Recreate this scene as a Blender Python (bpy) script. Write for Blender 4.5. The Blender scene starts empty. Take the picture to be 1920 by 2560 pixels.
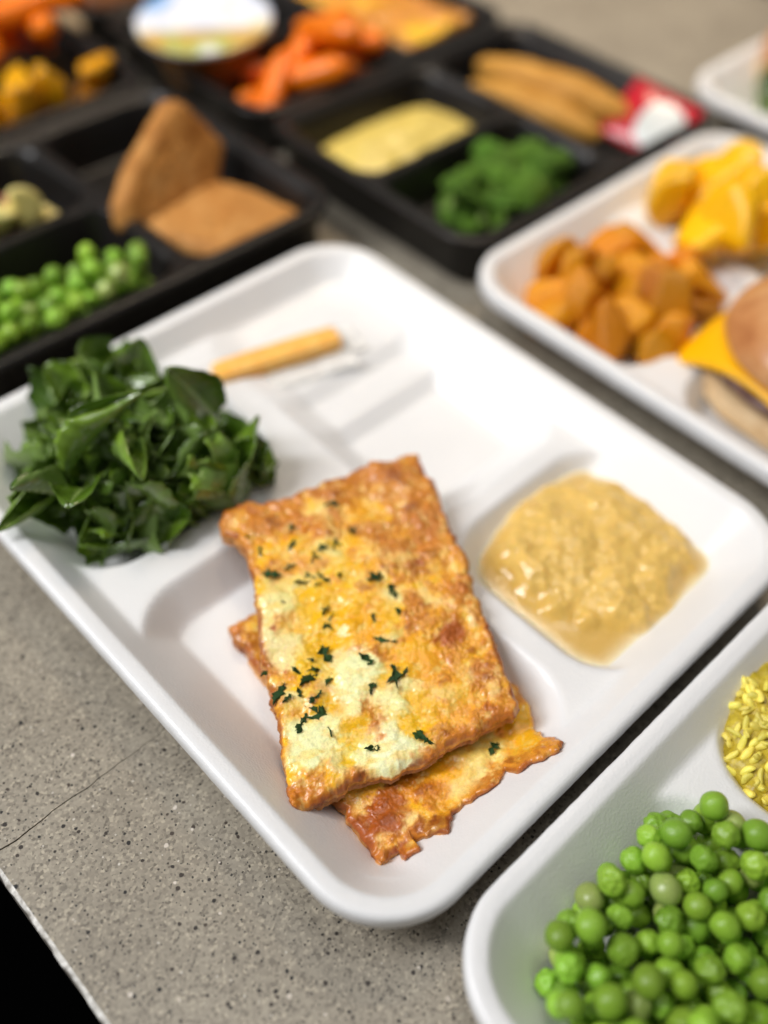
import bpy, bmesh, math, random
import numpy as np
from mathutils import Vector, Matrix, Euler

# ------------------------------------------------------------------ camera, world, lamps, exposure
CAM = {"C": [-0.06327, -0.04987, 0.31159], "M": [[0.723202, 0.506736, -0.469252], [-0.689483, 0.568989, -0.448179], [0.039891, 0.647665, 0.76088]], "lens": 34.769}
scn = bpy.context.scene
COL = scn.collection
cd = bpy.data.cameras.new("camera")
cd.sensor_fit = 'AUTO'; cd.sensor_width = 36.0; cd.lens = CAM['lens']
cd.clip_start = 0.01; cd.clip_end = 20.0
cd.dof.use_dof = True; cd.dof.focus_distance = 0.314; cd.dof.aperture_fstop = 2.6; cd.dof.aperture_blades = 0
cam = bpy.data.objects.new("camera", cd); COL.objects.link(cam)
_M = CAM['M']
cam.matrix_world = Matrix(((_M[0][0], _M[0][1], _M[0][2], CAM['C'][0]),
                           (_M[1][0], _M[1][1], _M[1][2], CAM['C'][1]),
                           (_M[2][0], _M[2][1], _M[2][2], CAM['C'][2]), (0, 0, 0, 1)))
scn.camera = cam
w = bpy.data.worlds.new("World"); scn.world = w; w.use_nodes = True
w.node_tree.nodes['Background'].inputs['Color'].default_value = (1.0, 0.99, 0.98, 1)
w.node_tree.nodes['Background'].inputs['Strength'].default_value = 0.11

def area_lamp(name, loc, target, sx, sy, power, color):
    ld = bpy.data.lights.new(name, 'AREA'); ld.shape = 'RECTANGLE'; ld.size = sx; ld.size_y = sy
    ld.energy = power; ld.color = color
    o = bpy.data.objects.new(name, ld); COL.objects.link(o); o.location = loc
    o.rotation_euler = (Vector(target) - Vector(loc)).to_track_quat('-Z', 'Y').to_euler()
    return o
area_lamp("ceiling_and_fill_lamp", (-0.86, 0.80, 1.30), (0.12, 0.13, 0), 0.40, 1.0, 21.0, (0.99, 0.99, 1.0))
area_lamp("ceiling_and_fill_lamp", (0.15, 0.10, 1.9), (0.15, 0.15, 0), 0.6, 0.6, 3.4, (1.0, 0.99, 0.98))
far_fill_lamp = area_lamp("ceiling_and_fill_lamp", (0.95, 0.75, 1.7), (0.62, 0.48, 0), 0.5, 0.5, 1.5, (1.0, 0.80, 0.58)); far_fill_lamp.data.spread = math.radians(44)  # added warm fill, no known fixture, narrowed to tint only the far countertop
scn.view_settings.view_transform = 'Standard'; scn.view_settings.look = 'None'
scn.view_settings.exposure = 0.42; scn.view_settings.gamma = 1.0; scn.view_settings.use_curve_mapping = False
scn.cycles.use_denoising = True
scn.cycles.max_bounces = 8; scn.cycles.transparent_max_bounces = 12
scn.cycles.caustics_reflective = False; scn.cycles.caustics_refractive = False

random.seed(7); RNG = np.random.default_rng(7)
PL1 = [0.014664995811518873, 0.06514170521078783, 0.06403007269768869]
B1_top = [[62.6, 154.7], [67.7, 157.1], [76.0, 155.3], [80.8, 150.3], [89.6, 146.0], [94.5, 145.2], [99.5, 142.9], [105.9, 142.3], [112.6, 139.2], [115.4, 139.7], [120.9, 137.8], [123.7, 138.3], [127.7, 134.7], [131.5, 132.1], [136.8, 131.2], [140.5, 128.6]]
B1_right = [[140.5, 128.6], [138.0, 124.7], [135.9, 117.6], [134.8, 112.7], [131.2, 107.2], [127.8, 100.3], [124.7, 96.1], [124.1, 91.8], [122.2, 90.1], [120.8, 84.6], [119.5, 80.4], [116.3, 76.8], [113.7, 72.6], [111.3, 69.7], [109.7, 64.8], [107.9, 62.1], [104.7, 55.8], [101.3, 49.3], [98.6, 44.7], [95.3, 38.5], [92.4, 33.3], [90.5, 29.5]]
B1_bottom = [[90.5, 29.5], [87.3, 29.1], [82.7, 31.1], [78.7, 31.5], [75.4, 32.5], [71.4, 32.9], [67.6, 35.4], [64.3, 36.3], [60.4, 36.7], [55.6, 37.0], [51.8, 38.4], [47.5, 40.3], [43.3, 41.2], [41.2, 43.1], [37.5, 45.5], [34.1, 47.2], [31.2, 48.3], [26.6, 48.6], [22.3, 50.1], [18.5, 51.2], [15.0, 52.5], [13.6, 54.7]]
B1_left = [[13.6, 54.7], [14.7, 57.6], [18.1, 63.4], [21.7, 69.2], [25.8, 74.8], [29.3, 81.2], [31.5, 86.8], [35.2, 92.4], [37.5, 97.0], [39.1, 101.4], [42.6, 106.3], [46.8, 112.1], [51.4, 119.0], [55.8, 125.0], [58.5, 130.3], [62.2, 137.5], [62.6, 145.2], [60.7, 150.3], [62.6, 154.7]]
B1_blobs = [[130.9, 125.1, 9.02, 178, 96, 34, 0.8], [120.1, 131.8, 9.84, 186, 104, 38, 0.7], [102.6, 138.6, 9.02, 190, 112, 40, 0.6], [79.7, 143.6, 6.97, 198, 108, 30, 0.8], [73.4, 152.0, 5.74, 180, 95, 35, 0.6], [120.2, 104.3, 6.56, 190, 110, 45, 0.6], [105.6, 105.1, 9.02, 200, 125, 50, 0.55], [115.0, 96.6, 5.74, 176, 92, 34, 0.75], [106.0, 89.3, 5.08, 160, 82, 34, 0.95], [113.3, 111.9, 4.92, 175, 92, 36, 0.6], [92.7, 61.9, 6.15, 176, 90, 34, 0.9], [87.3, 62.1, 4.1, 190, 104, 42, 0.8], [85.8, 71.8, 6.56, 204, 128, 50, 0.7], [109.6, 73.8, 4.1, 196, 116, 50, 0.6], [94.8, 67.3, 4.92, 190, 104, 40, 0.75], [90.3, 46.5, 4.92, 196, 120, 56, 0.5], [76.5, 58.0, 5.74, 214, 140, 60, 0.5], [75.5, 41.0, 5.74, 206, 130, 70, 0.6], [82.2, 34.8, 4.92, 196, 108, 50, 0.7], [92.8, 95.4, 1.8, 180, 96, 44, 0.6], [43.2, 47.4, 1.8, 186, 90, 34, 0.9], [35.3, 47.5, 1.8, 120, 60, 24, 0.9], [25.4, 54.7, 3.28, 200, 130, 60, 0.5], [61.0, 36.2, 4.92, 200, 120, 50, 0.6], [30.7, 46.7, 4.92, 205, 120, 40, 0.4], [16.8, 55.7, 4.92, 206, 124, 36, 0.7], [51.1, 56.9, 3.69, 196, 110, 40, 0.7], [52.7, 64.1, 3.28, 206, 126, 40, 0.6], [101.8, 149.6, 4.92, 170, 84, 30, 0.5], [115.9, 141.5, 4.92, 165, 80, 28, 0.6], [60.0, 80.0, 6.97, 240, 228, 180, 0.95], [57.7, 71.8, 6.56, 238, 224, 172, 0.9], [50.9, 73.4, 5.74, 238, 226, 176, 0.9], [30.6, 66.2, 9.02, 240, 230, 182, 0.95], [38.5, 66.3, 5.74, 236, 222, 166, 0.85], [31.4, 72.8, 4.1, 234, 214, 150, 0.7], [52.3, 48.4, 7.38, 240, 230, 190, 0.95], [44.3, 46.4, 6.15, 238, 228, 188, 0.95], [39.4, 51.9, 4.92, 234, 214, 150, 0.6], [59.9, 56.4, 4.92, 238, 222, 160, 0.9], [67.9, 61.3, 4.92, 232, 206, 140, 0.7], [48.3, 66.0, 4.1, 236, 214, 150, 0.6], [96.3, 131.4, 5.74, 232, 196, 116, 0.7], [87.2, 135.4, 3.28, 226, 180, 100, 0.5], [85.3, 114.0, 4.51, 230, 200, 124, 0.7], [88.2, 88.1, 3.69, 228, 206, 140, 0.75], [81.7, 97.8, 4.51, 232, 200, 120, 0.7], [65.5, 116.3, 6.56, 228, 190, 110, 0.55], [56.5, 114.4, 5.74, 236, 204, 140, 0.65], [59.4, 106.8, 4.92, 234, 204, 134, 0.6], [46.6, 106.3, 4.1, 238, 206, 156, 0.8], [43.4, 97.5, 5.74, 238, 200, 150, 0.8], [49.0, 97.0, 3.69, 236, 196, 130, 0.6], [35.4, 83.2, 4.92, 236, 214, 160, 0.6], [75.1, 75.6, 3.69, 232, 208, 140, 0.7], [64.0, 71.7, 2.46, 236, 216, 150, 0.6], [97.1, 77.5, 3.28, 206, 170, 110, 0.6], [101.6, 72.8, 3.28, 244, 214, 160, 0.9], [113.3, 80.8, 2.46, 236, 200, 140, 0.7], [123.9, 117.3, 2.13, 236, 196, 130, 0.85], [104.5, 96.7, 3.28, 226, 176, 100, 0.5], [115.4, 93.5, 2.46, 238, 190, 110, 0.5], [96.1, 83.5, 3.28, 222, 190, 120, 0.6], [75.8, 51.9, 4.92, 226, 170, 100, 0.5], [31.5, 54.0, 3.28, 234, 206, 130, 0.6], [46.4, 42.3, 4.1, 234, 220, 180, 0.7], [22.8, 66.1, 4.1, 236, 220, 170, 0.7], [65.3, 91.7, 7.79, 236, 164, 22, 0.9], [65.4, 106.3, 5.74, 238, 170, 30, 0.8], [58.2, 93.3, 5.74, 238, 172, 26, 0.75], [73.6, 89.0, 6.56, 232, 150, 24, 0.75], [72.8, 81.2, 4.92, 230, 150, 24, 0.6], [74.2, 126.6, 6.56, 226, 156, 36, 0.6], [63.1, 128.8, 4.1, 230, 166, 40, 0.7], [86.3, 105.2, 3.28, 228, 156, 40, 0.6], [47.5, 86.8, 3.69, 240, 174, 24, 0.8], [51.5, 78.6, 2.87, 242, 174, 16, 0.9], [44.3, 72.9, 2.46, 238, 170, 24, 0.7], [46.7, 60.9, 3.28, 240, 170, 20, 0.85], [39.8, 56.7, 3.28, 240, 186, 30, 0.85], [35.2, 52.7, 2.79, 238, 180, 30, 0.8], [46.6, 66.4, 4.1, 232, 146, 24, 0.7], [65.5, 55.6, 2.79, 238, 168, 26, 0.85], [60.5, 47.2, 3.69, 240, 172, 26, 0.9], [58.3, 50.3, 3.28, 236, 176, 40, 0.7], [62.2, 66.5, 1.97, 240, 176, 60, 0.7], [75.5, 65.8, 4.92, 230, 150, 26, 0.75], [71.5, 69.5, 3.69, 232, 160, 40, 0.6], [80.6, 57.7, 3.28, 226, 150, 40, 0.5], [83.2, 65.8, 4.1, 222, 140, 34, 0.5], [29.6, 81.0, 3.28, 236, 168, 26, 0.7], [18.9, 62.6, 4.1, 236, 176, 40, 0.8], [40.3, 83.2, 2.46, 240, 184, 40, 0.7], [25.1, 73.3, 2.46, 236, 170, 30, 0.7], [66.6, 48.1, 4.1, 230, 160, 40, 0.6], [82.7, 51.1, 2.46, 226, 160, 40, 0.5], [93.5, 110.6, 4.92, 218, 150, 60, 0.4], [71.8, 132.8, 4.92, 220, 146, 36, 0.5], [70.7, 140.6, 4.1, 206, 128, 30, 0.6], [82.0, 133.2, 6.56, 210, 126, 26, 0.6], [101.8, 122.2, 4.92, 212, 140, 50, 0.5], [54.1, 124.1, 2.79, 234, 168, 34, 0.8], [50.3, 104.9, 1.23, 176, 40, 24, 1], [44.2, 94.9, 1.07, 200, 80, 36, 0.9], [42.7, 92.9, 0.82, 196, 76, 34, 0.9], [94.1, 81.5, 0.98, 120, 80, 50, 0.8], [103.9, 63.8, 1.97, 226, 168, 100, 1], [100.7, 61.9, 1.97, 224, 164, 98, 1], [98.6, 57.7, 1.8, 216, 150, 84, 0.9], [88.8, 39.9, 1.8, 224, 164, 98, 1], [87.6, 37.7, 1.8, 224, 162, 94, 1], [86.3, 35.5, 1.64, 216, 150, 84, 0.8]]
B1_flakes = [[97.6, 131.3, 3.28], [79.8, 133.8, 3.61], [96.7, 117.9, 4.43], [87.0, 117.8, 3.28], [82.6, 119.1, 2.95], [74.9, 127.4, 2.79], [65.1, 133.6, 3.61], [77.2, 118.7, 4.1], [69.2, 121.3, 3.77], [61.9, 123.4, 5.08], [72.1, 113.5, 2.79], [75.2, 110.1, 2.95], [80.7, 107.0, 3.61], [67.9, 113.5, 4.43], [71.5, 109.0, 1.97], [88.8, 97.7, 5.41], [57.7, 111.5, 1.15], [89.4, 88.9, 4.59], [84.9, 83.0, 3.28], [67.1, 99.8, 3.77], [77.2, 85.9, 2.3], [64.7, 95.8, 4.92], [72.8, 77.7, 3.94], [75.3, 73.8, 1.31], [56.1, 87.0, 5.74], [63.4, 75.7, 4.59], [44.4, 88.5, 2.79], [45.3, 83.7, 6.56], [50.3, 79.1, 3.94], [48.4, 85.0, 2.46], [58.5, 66.5, 3.61], [66.5, 64.3, 6.56], [70.3, 63.5, 1.97], [34.2, 86.0, 6.07], [39.2, 81.9, 2.3], [42.2, 76.8, 3.44], [35.0, 82.5, 2.3], [38.6, 74.9, 4.43], [33.3, 73.3, 5.25], [39.5, 68.6, 8.53], [59.1, 43.2, 5.74], [43.9, 51.4, 3.77], [36.8, 95.4, 3.28], [50.1, 88.4, 1.64], [65.4, 141.4, 1.31]]
B2_left = [[23.4, 25.0], [23.9, 29.7], [24.8, 32.7], [25.3, 36.3], [25.6, 43.1], [28.1, 45.9], [26.5, 48.4], [26.4, 52.1], [27.8, 61.0], [33.0, 78.5], [36.8, 91.5], [38.4, 98.5], [39.0, 105.5], [40.1, 110.7], [41.3, 114.8], [40.7, 119.3], [42.8, 125.9]]
B2_top = [[42.8, 125.9], [53.4, 124.3], [64.0, 122.7], [74.6, 121.0], [85.1, 119.4], [95.7, 117.7], [106.3, 116.1], [116.9, 114.5]]
B2_right = [[116.9, 114.5], [112.4, 92.8], [107.8, 71.1], [101.8, 42.2], [101.3, 36.4], [99.6, 30.7], [97.5, 27.8], [95.0, 24.2], [90.8, 17.4], [92.1, 15.1], [90.3, 10.8]]
B2_bottom = [[90.3, 10.8], [86.0, 9.4], [81.9, 11.3], [78.5, 14.4], [74.4, 14.6], [73.6, 18.6], [67.1, 17.4], [62.3, 17.9], [55.7, 20.3], [50.2, 20.1], [46.6, 18.3], [44.1, 16.6], [40.0, 21.0], [36.3, 24.1], [34.7, 19.8], [33.3, 19.5], [29.6, 20.6], [30.6, 24.4], [27.6, 25.3], [23.4, 25.0]]
B2_blobs = [[35.7, 36.9, 7.38, 176, 90, 30, 0.9], [30.4, 35.6, 4.92, 160, 74, 26, 0.8], [45.8, 20.4, 4.1, 130, 66, 30, 0.85], [33.4, 45.2, 4.92, 216, 150, 70, 0.7], [30.3, 43.9, 3.28, 222, 170, 100, 0.7], [47.5, 38.6, 6.56, 222, 140, 26, 0.8], [59.2, 34.4, 5.74, 226, 150, 24, 0.8], [42.1, 37.2, 4.92, 196, 112, 30, 0.8], [45.3, 30.1, 4.92, 226, 156, 40, 0.7], [50.8, 31.3, 4.1, 206, 130, 34, 0.7], [60.1, 24.9, 5.74, 226, 186, 110, 0.8], [68.1, 26.2, 4.1, 230, 200, 130, 0.8], [75.1, 28.6, 5.74, 226, 200, 120, 0.75], [76.0, 34.6, 4.92, 236, 180, 30, 0.8], [95.2, 31.1, 4.92, 236, 164, 18, 0.9], [90.6, 25.9, 4.92, 234, 166, 26, 0.8], [87.2, 21.0, 5.74, 226, 150, 46, 0.7], [93.5, 15.2, 4.92, 190, 104, 40, 0.85], [89.3, 16.7, 4.1, 206, 126, 50, 0.6], [79.3, 18.1, 3.28, 186, 104, 40, 0.7], [65.6, 21.9, 4.1, 196, 120, 50, 0.6], [32.1, 28.0, 4.92, 206, 130, 60, 0.6], [38.4, 25.2, 4.1, 190, 110, 44, 0.7], [25.5, 28.2, 4.1, 196, 116, 50, 0.8], [32.2, 23.0, 3.28, 180, 96, 40, 0.8], [44.9, 123.3, 4.1, 196, 116, 40, 0.7], [43.1, 113.2, 3.28, 176, 100, 40, 0.8], [48.0, 121.9, 3.28, 226, 180, 90, 0.5], [54.2, 121.7, 3.28, 216, 150, 50, 0.5], [52.9, 23.1, 3.28, 216, 150, 70, 0.6], [99.6, 39.2, 2.46, 236, 160, 24, 0.8]]
B2_flakes = [[77.7, 27.4, 4.0]]
SAUCE = [[127.8, 80.6], [141.1, 86.7], [159.0, 93.0], [166.7, 96.0], [183.8, 94.5], [196.0, 95.9], [198.7, 91.8], [209.8, 78.4], [212.2, 65.8], [210.5, 50.5], [209.4, 38.4], [207.6, 27.2], [200.7, 22.6], [180.7, 18.4], [159.4, 18.0], [137.9, 18.7], [127.2, 20.8], [124.5, 27.0], [120.9, 36.8], [119.7, 51.2], [122.5, 65.1], [125.2, 77.0]]

# ------------------------------------------------------------------ helpers
def lin(c):
    c = np.asarray(c, float) / 255.0
    return np.where(c <= 0.04045, c / 12.92, ((c + 0.055) / 1.055) ** 2.4)

def lc(r, g, b): return tuple(float(v) for v in lin((r, g, b))) + (1.0,)

def _hash(i, j, k, seed):
    h = (i.astype(np.int64) * 374761393 + j.astype(np.int64) * 668265263 + k.astype(np.int64) * 2147483647 + seed * 974634721) & 0xffffffff
    h = ((h ^ (h >> 13)) * 1274126177) & 0xffffffff
    h = ((h ^ (h >> 16)) * 2246822519) & 0xffffffff
    return ((h ^ (h >> 15)) & 0xffffff) / float(0xffffff)

def noise(p, scale=1.0, seed=0):
    """smooth value noise in about -1..1 at points p (N,2 or N,3)"""
    p = np.asarray(p, float) / scale
    if p.shape[1] == 2: p = np.column_stack([p, np.zeros(len(p))])
    i = np.floor(p); f = p - i; i = i.astype(np.int64)
    u = f * f * f * (f * (f * 6 - 15) + 10)
    r = 0
    for a in (0, 1):
        for b in (0, 1):
            for c in (0, 1):
                wgt = (u[:, 0] if a else 1 - u[:, 0]) * (u[:, 1] if b else 1 - u[:, 1]) * (u[:, 2] if c else 1 - u[:, 2])
                r = r + wgt * _hash(i[:, 0] + a, i[:, 1] + b, i[:, 2] + c, seed)
    return r * 2 - 1

def fbm(p, scale, seed=0, octv=4, gain=0.5):
    r = 0; a = 1.0; t = 0
    for o in range(octv):
        r = r + a * noise(p, scale / 2.03 ** o, seed + o * 17); t += a; a *= gain
    return r / t * 1.4

def sstep(a, b, x):
    t = np.clip((x - a) / (b - a), 0, 1); return t * t * (3 - 2 * t)

def make_mesh(name, V, F, mats=(), col=None, smooth=True, fmat=None, mm=True, alpha=None):
    """V (N,3) in millimetres, F (M,4) or (M,3) int arrays (or a list of them)"""
    Fs = F if isinstance(F, list) else [F]
    me = bpy.data.meshes.new(name)
    V = np.asarray(V, np.float32) * (0.001 if mm else 1)
    me.vertices.add(len(V)); me.vertices.foreach_set('co', V.ravel())
    nl = sum(f.size for f in Fs); nf = sum(len(f) for f in Fs)
    me.loops.add(nl); me.polygons.add(nf)
    me.loops.foreach_set('vertex_index', np.concatenate([f.ravel() for f in Fs]).astype(np.int32))
    tot = np.concatenate([np.full(len(f), f.shape[1]) for f in Fs])
    st = np.concatenate([[0], np.cumsum(tot)[:-1]])
    me.polygons.foreach_set('loop_start', st.astype(np.int32))
    me.polygons.foreach_set('use_smooth', np.full(nf, smooth, bool))
    if fmat is not None: me.polygons.foreach_set('material_index', np.asarray(fmat, np.int32))
    me.update(calc_edges=True); me.validate()
    if col is not None:
        ca = me.color_attributes.new('col', 'FLOAT_COLOR', 'POINT')
        c4 = np.ones((len(V), 4), np.float32); c4[:, :3] = col
        if alpha is not None: c4[:, 3] = alpha
        ca.data.foreach_set('color', c4.ravel())
    for m in mats: me.materials.append(m)
    return me

def link(name, me, parent=None, loc=(0, 0, 0), rot=(0, 0, 0), sc=(1, 1, 1)):
    o = bpy.data.objects.new(name, me); COL.objects.link(o)
    o.location = loc; o.rotation_euler = rot; o.scale = sc
    if parent is not None: o.parent = parent
    return o

def tag(o, label=None, cat=None, group=None, kind=None):
    if label: o['label'] = label
    if cat: o['category'] = cat
    if group: o['group'] = group
    if kind: o['kind'] = kind
    return o

def grid_faces(nx, ny, off=0):
    i, j = np.meshgrid(np.arange(nx - 1), np.arange(ny - 1), indexing='ij')
    a = i * ny + j
    return np.stack([a, a + ny, a + ny + 1, a + 1], -1).reshape(-1, 4) + off

def ico(sub):
    bm = bmesh.new(); bmesh.ops.create_icosphere(bm, subdivisions=sub, radius=1.0)
    V = np.array([v.co[:] for v in bm.verts]); F = np.array([[v.index for v in f.verts] for f in bm.faces])
    bm.free(); V /= np.linalg.norm(V, axis=1)[:, None]
    return V, F
ICO3 = ico(4); ICO4 = ico(5); ICO2 = ico(3)

# ------------------------------------------------------------------ materials
def base_mat(name, rough=0.5, spec=0.5):
    m = bpy.data.materials.new(name); m.use_nodes = True
    nt = m.node_tree; b = nt.nodes['Principled BSDF']
    b.inputs['Roughness'].default_value = rough; b.inputs['Specular IOR Level'].default_value = spec
    return m, nt, b

def N(nt, t, **kw):
    n = nt.nodes.new(t)
    for k, v in kw.items():
        if k in n.inputs: n.inputs[k].default_value = v
        else: setattr(n, k, v)
    return n

def coord(nt): return N(nt, 'ShaderNodeTexCoord').outputs['Object']

def noise_node(nt, scale, detail=4, rough=0.55, vec=None):
    n = N(nt, 'ShaderNodeTexNoise'); n.inputs['Scale'].default_value = scale
    n.inputs['Detail'].default_value = detail; n.inputs['Roughness'].default_value = rough
    nt.links.new(vec if vec is not None else coord(nt), n.inputs['Vector']); return n

def ramp(nt, fac, stops):
    r = N(nt, 'ShaderNodeValToRGB'); e = r.color_ramp.elements
    e[0].position, e[0].color = stops[0]; e[1].position, e[1].color = stops[-1]
    for p, c in stops[1:-1]:
        x = e.new(p); x.color = c
    nt.links.new(fac, r.inputs['Fac']); return r

def add_bump(nt, b, h, strength, dist):
    bp = N(nt, 'ShaderNodeBump'); bp.inputs['Strength'].default_value = strength; bp.inputs['Distance'].default_value = dist
    nt.links.new(h, bp.inputs['Height']); nt.links.new(bp.outputs['Normal'], b.inputs['Normal']); return bp

def mottled(name, c1, c2, scale=150, rough=0.5, spec=0.5, bump=0.0, bscale=600, sss=0.0, sssr=(0.003, 0.002, 0.001), rnd=0.0, c3=None):
    """two- or three-tone procedural surface, optional per-object value change"""
    m, nt, b = base_mat(name, rough, spec)
    n = noise_node(nt, scale)
    st = [(0.32, c1), (0.68, c2)] if c3 is None else [(0.28, c1), (0.5, c2), (0.74, c3)]
    r = ramp(nt, n.outputs['Fac'], st); out = r.outputs['Color']
    if rnd:
        oi = N(nt, 'ShaderNodeObjectInfo'); hs = N(nt, 'ShaderNodeHueSaturation')
        mr = N(nt, 'ShaderNodeMapRange'); mr.inputs['To Min'].default_value = 1 - rnd; mr.inputs['To Max'].default_value = 1 + rnd
        nt.links.new(oi.outputs['Random'], mr.inputs['Value']); nt.links.new(mr.outputs['Result'], hs.inputs['Value'])
        mh = N(nt, 'ShaderNodeMath', operation='MULTIPLY_ADD'); mh.inputs[1].default_value = 7.31; mh.inputs[2].default_value = 0.0
        fr = N(nt, 'ShaderNodeMath', operation='FRACT'); nt.links.new(oi.outputs['Random'], mh.inputs[0]); nt.links.new(mh.outputs[0], fr.inputs[0])
        m2 = N(nt, 'ShaderNodeMapRange'); m2.inputs['To Min'].default_value = 0.5 - rnd * 0.03; m2.inputs['To Max'].default_value = 0.5 + rnd * 0.03
        nt.links.new(fr.outputs[0], m2.inputs['Value']); nt.links.new(m2.outputs['Result'], hs.inputs['Hue'])
        nt.links.new(out, hs.inputs['Color']); out = hs.outputs['Color']
    nt.links.new(out, b.inputs['Base Color'])
    if bump:
        bn = noise_node(nt, bscale, 3); add_bump(nt, b, bn.outputs['Fac'], bump, 0.0006)
    if sss:
        b.inputs['Subsurface Weight'].default_value = sss; b.inputs['Subsurface Radius'].default_value = sssr; b.inputs['Subsurface Scale'].default_value = 1.0
    return m

def attr_mat(name, rough=0.45, spec=0.5, bump=0.0, bscale=900, sss=0.0, fine=0.0, rough_var=0.0, alpha_rough=False):
    """colour from the mesh's own pigment attribute, fine grain on top"""
    m, nt, b = base_mat(name, rough, spec)
    a = N(nt, 'ShaderNodeAttribute', attribute_name='col'); out = a.outputs['Color']
    if fine:
        n = noise_node(nt, bscale, 3); mr = N(nt, 'ShaderNodeMapRange')
        mr.inputs['From Min'].default_value = 0.25; mr.inputs['From Max'].default_value = 0.75
        mr.inputs['To Min'].default_value = 1 - fine; mr.inputs['To Max'].default_value = 1 + fine
        mx = N(nt, 'ShaderNodeVectorMath', operation='SCALE')
        nt.links.new(n.outputs['Fac'], mr.inputs['Value']); nt.links.new(out, mx.inputs[0]); nt.links.new(mr.outputs['Result'], mx.inputs['Scale'])
        out = mx.outputs['Vector']
    nt.links.new(out, b.inputs['Base Color'])
    if bump:
        bn = noise_node(nt, bscale, 3); add_bump(nt, b, bn.outputs['Fac'], bump, 0.0005)
    if rough_var:
        rn = noise_node(nt, 220, 2); mr = N(nt, 'ShaderNodeMapRange')
        mr.inputs['From Min'].default_value = 0.3; mr.inputs['From Max'].default_value = 0.7
        mr.inputs['To Min'].default_value = rough - rough_var; mr.inputs['To Max'].default_value = rough + rough_var
        nt.links.new(rn.outputs['Fac'], mr.inputs['Value']); nt.links.new(mr.outputs['Result'], b.inputs['Roughness'])
    if alpha_rough: nt.links.new(a.outputs['Alpha'], b.inputs['Roughness'])
    if sss:
        b.inputs['Subsurface Weight'].default_value = sss; b.inputs['Subsurface Radius'].default_value = (0.0025, 0.0015, 0.0006); b.inputs['Subsurface Scale'].default_value = 1.0
    return m

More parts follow.
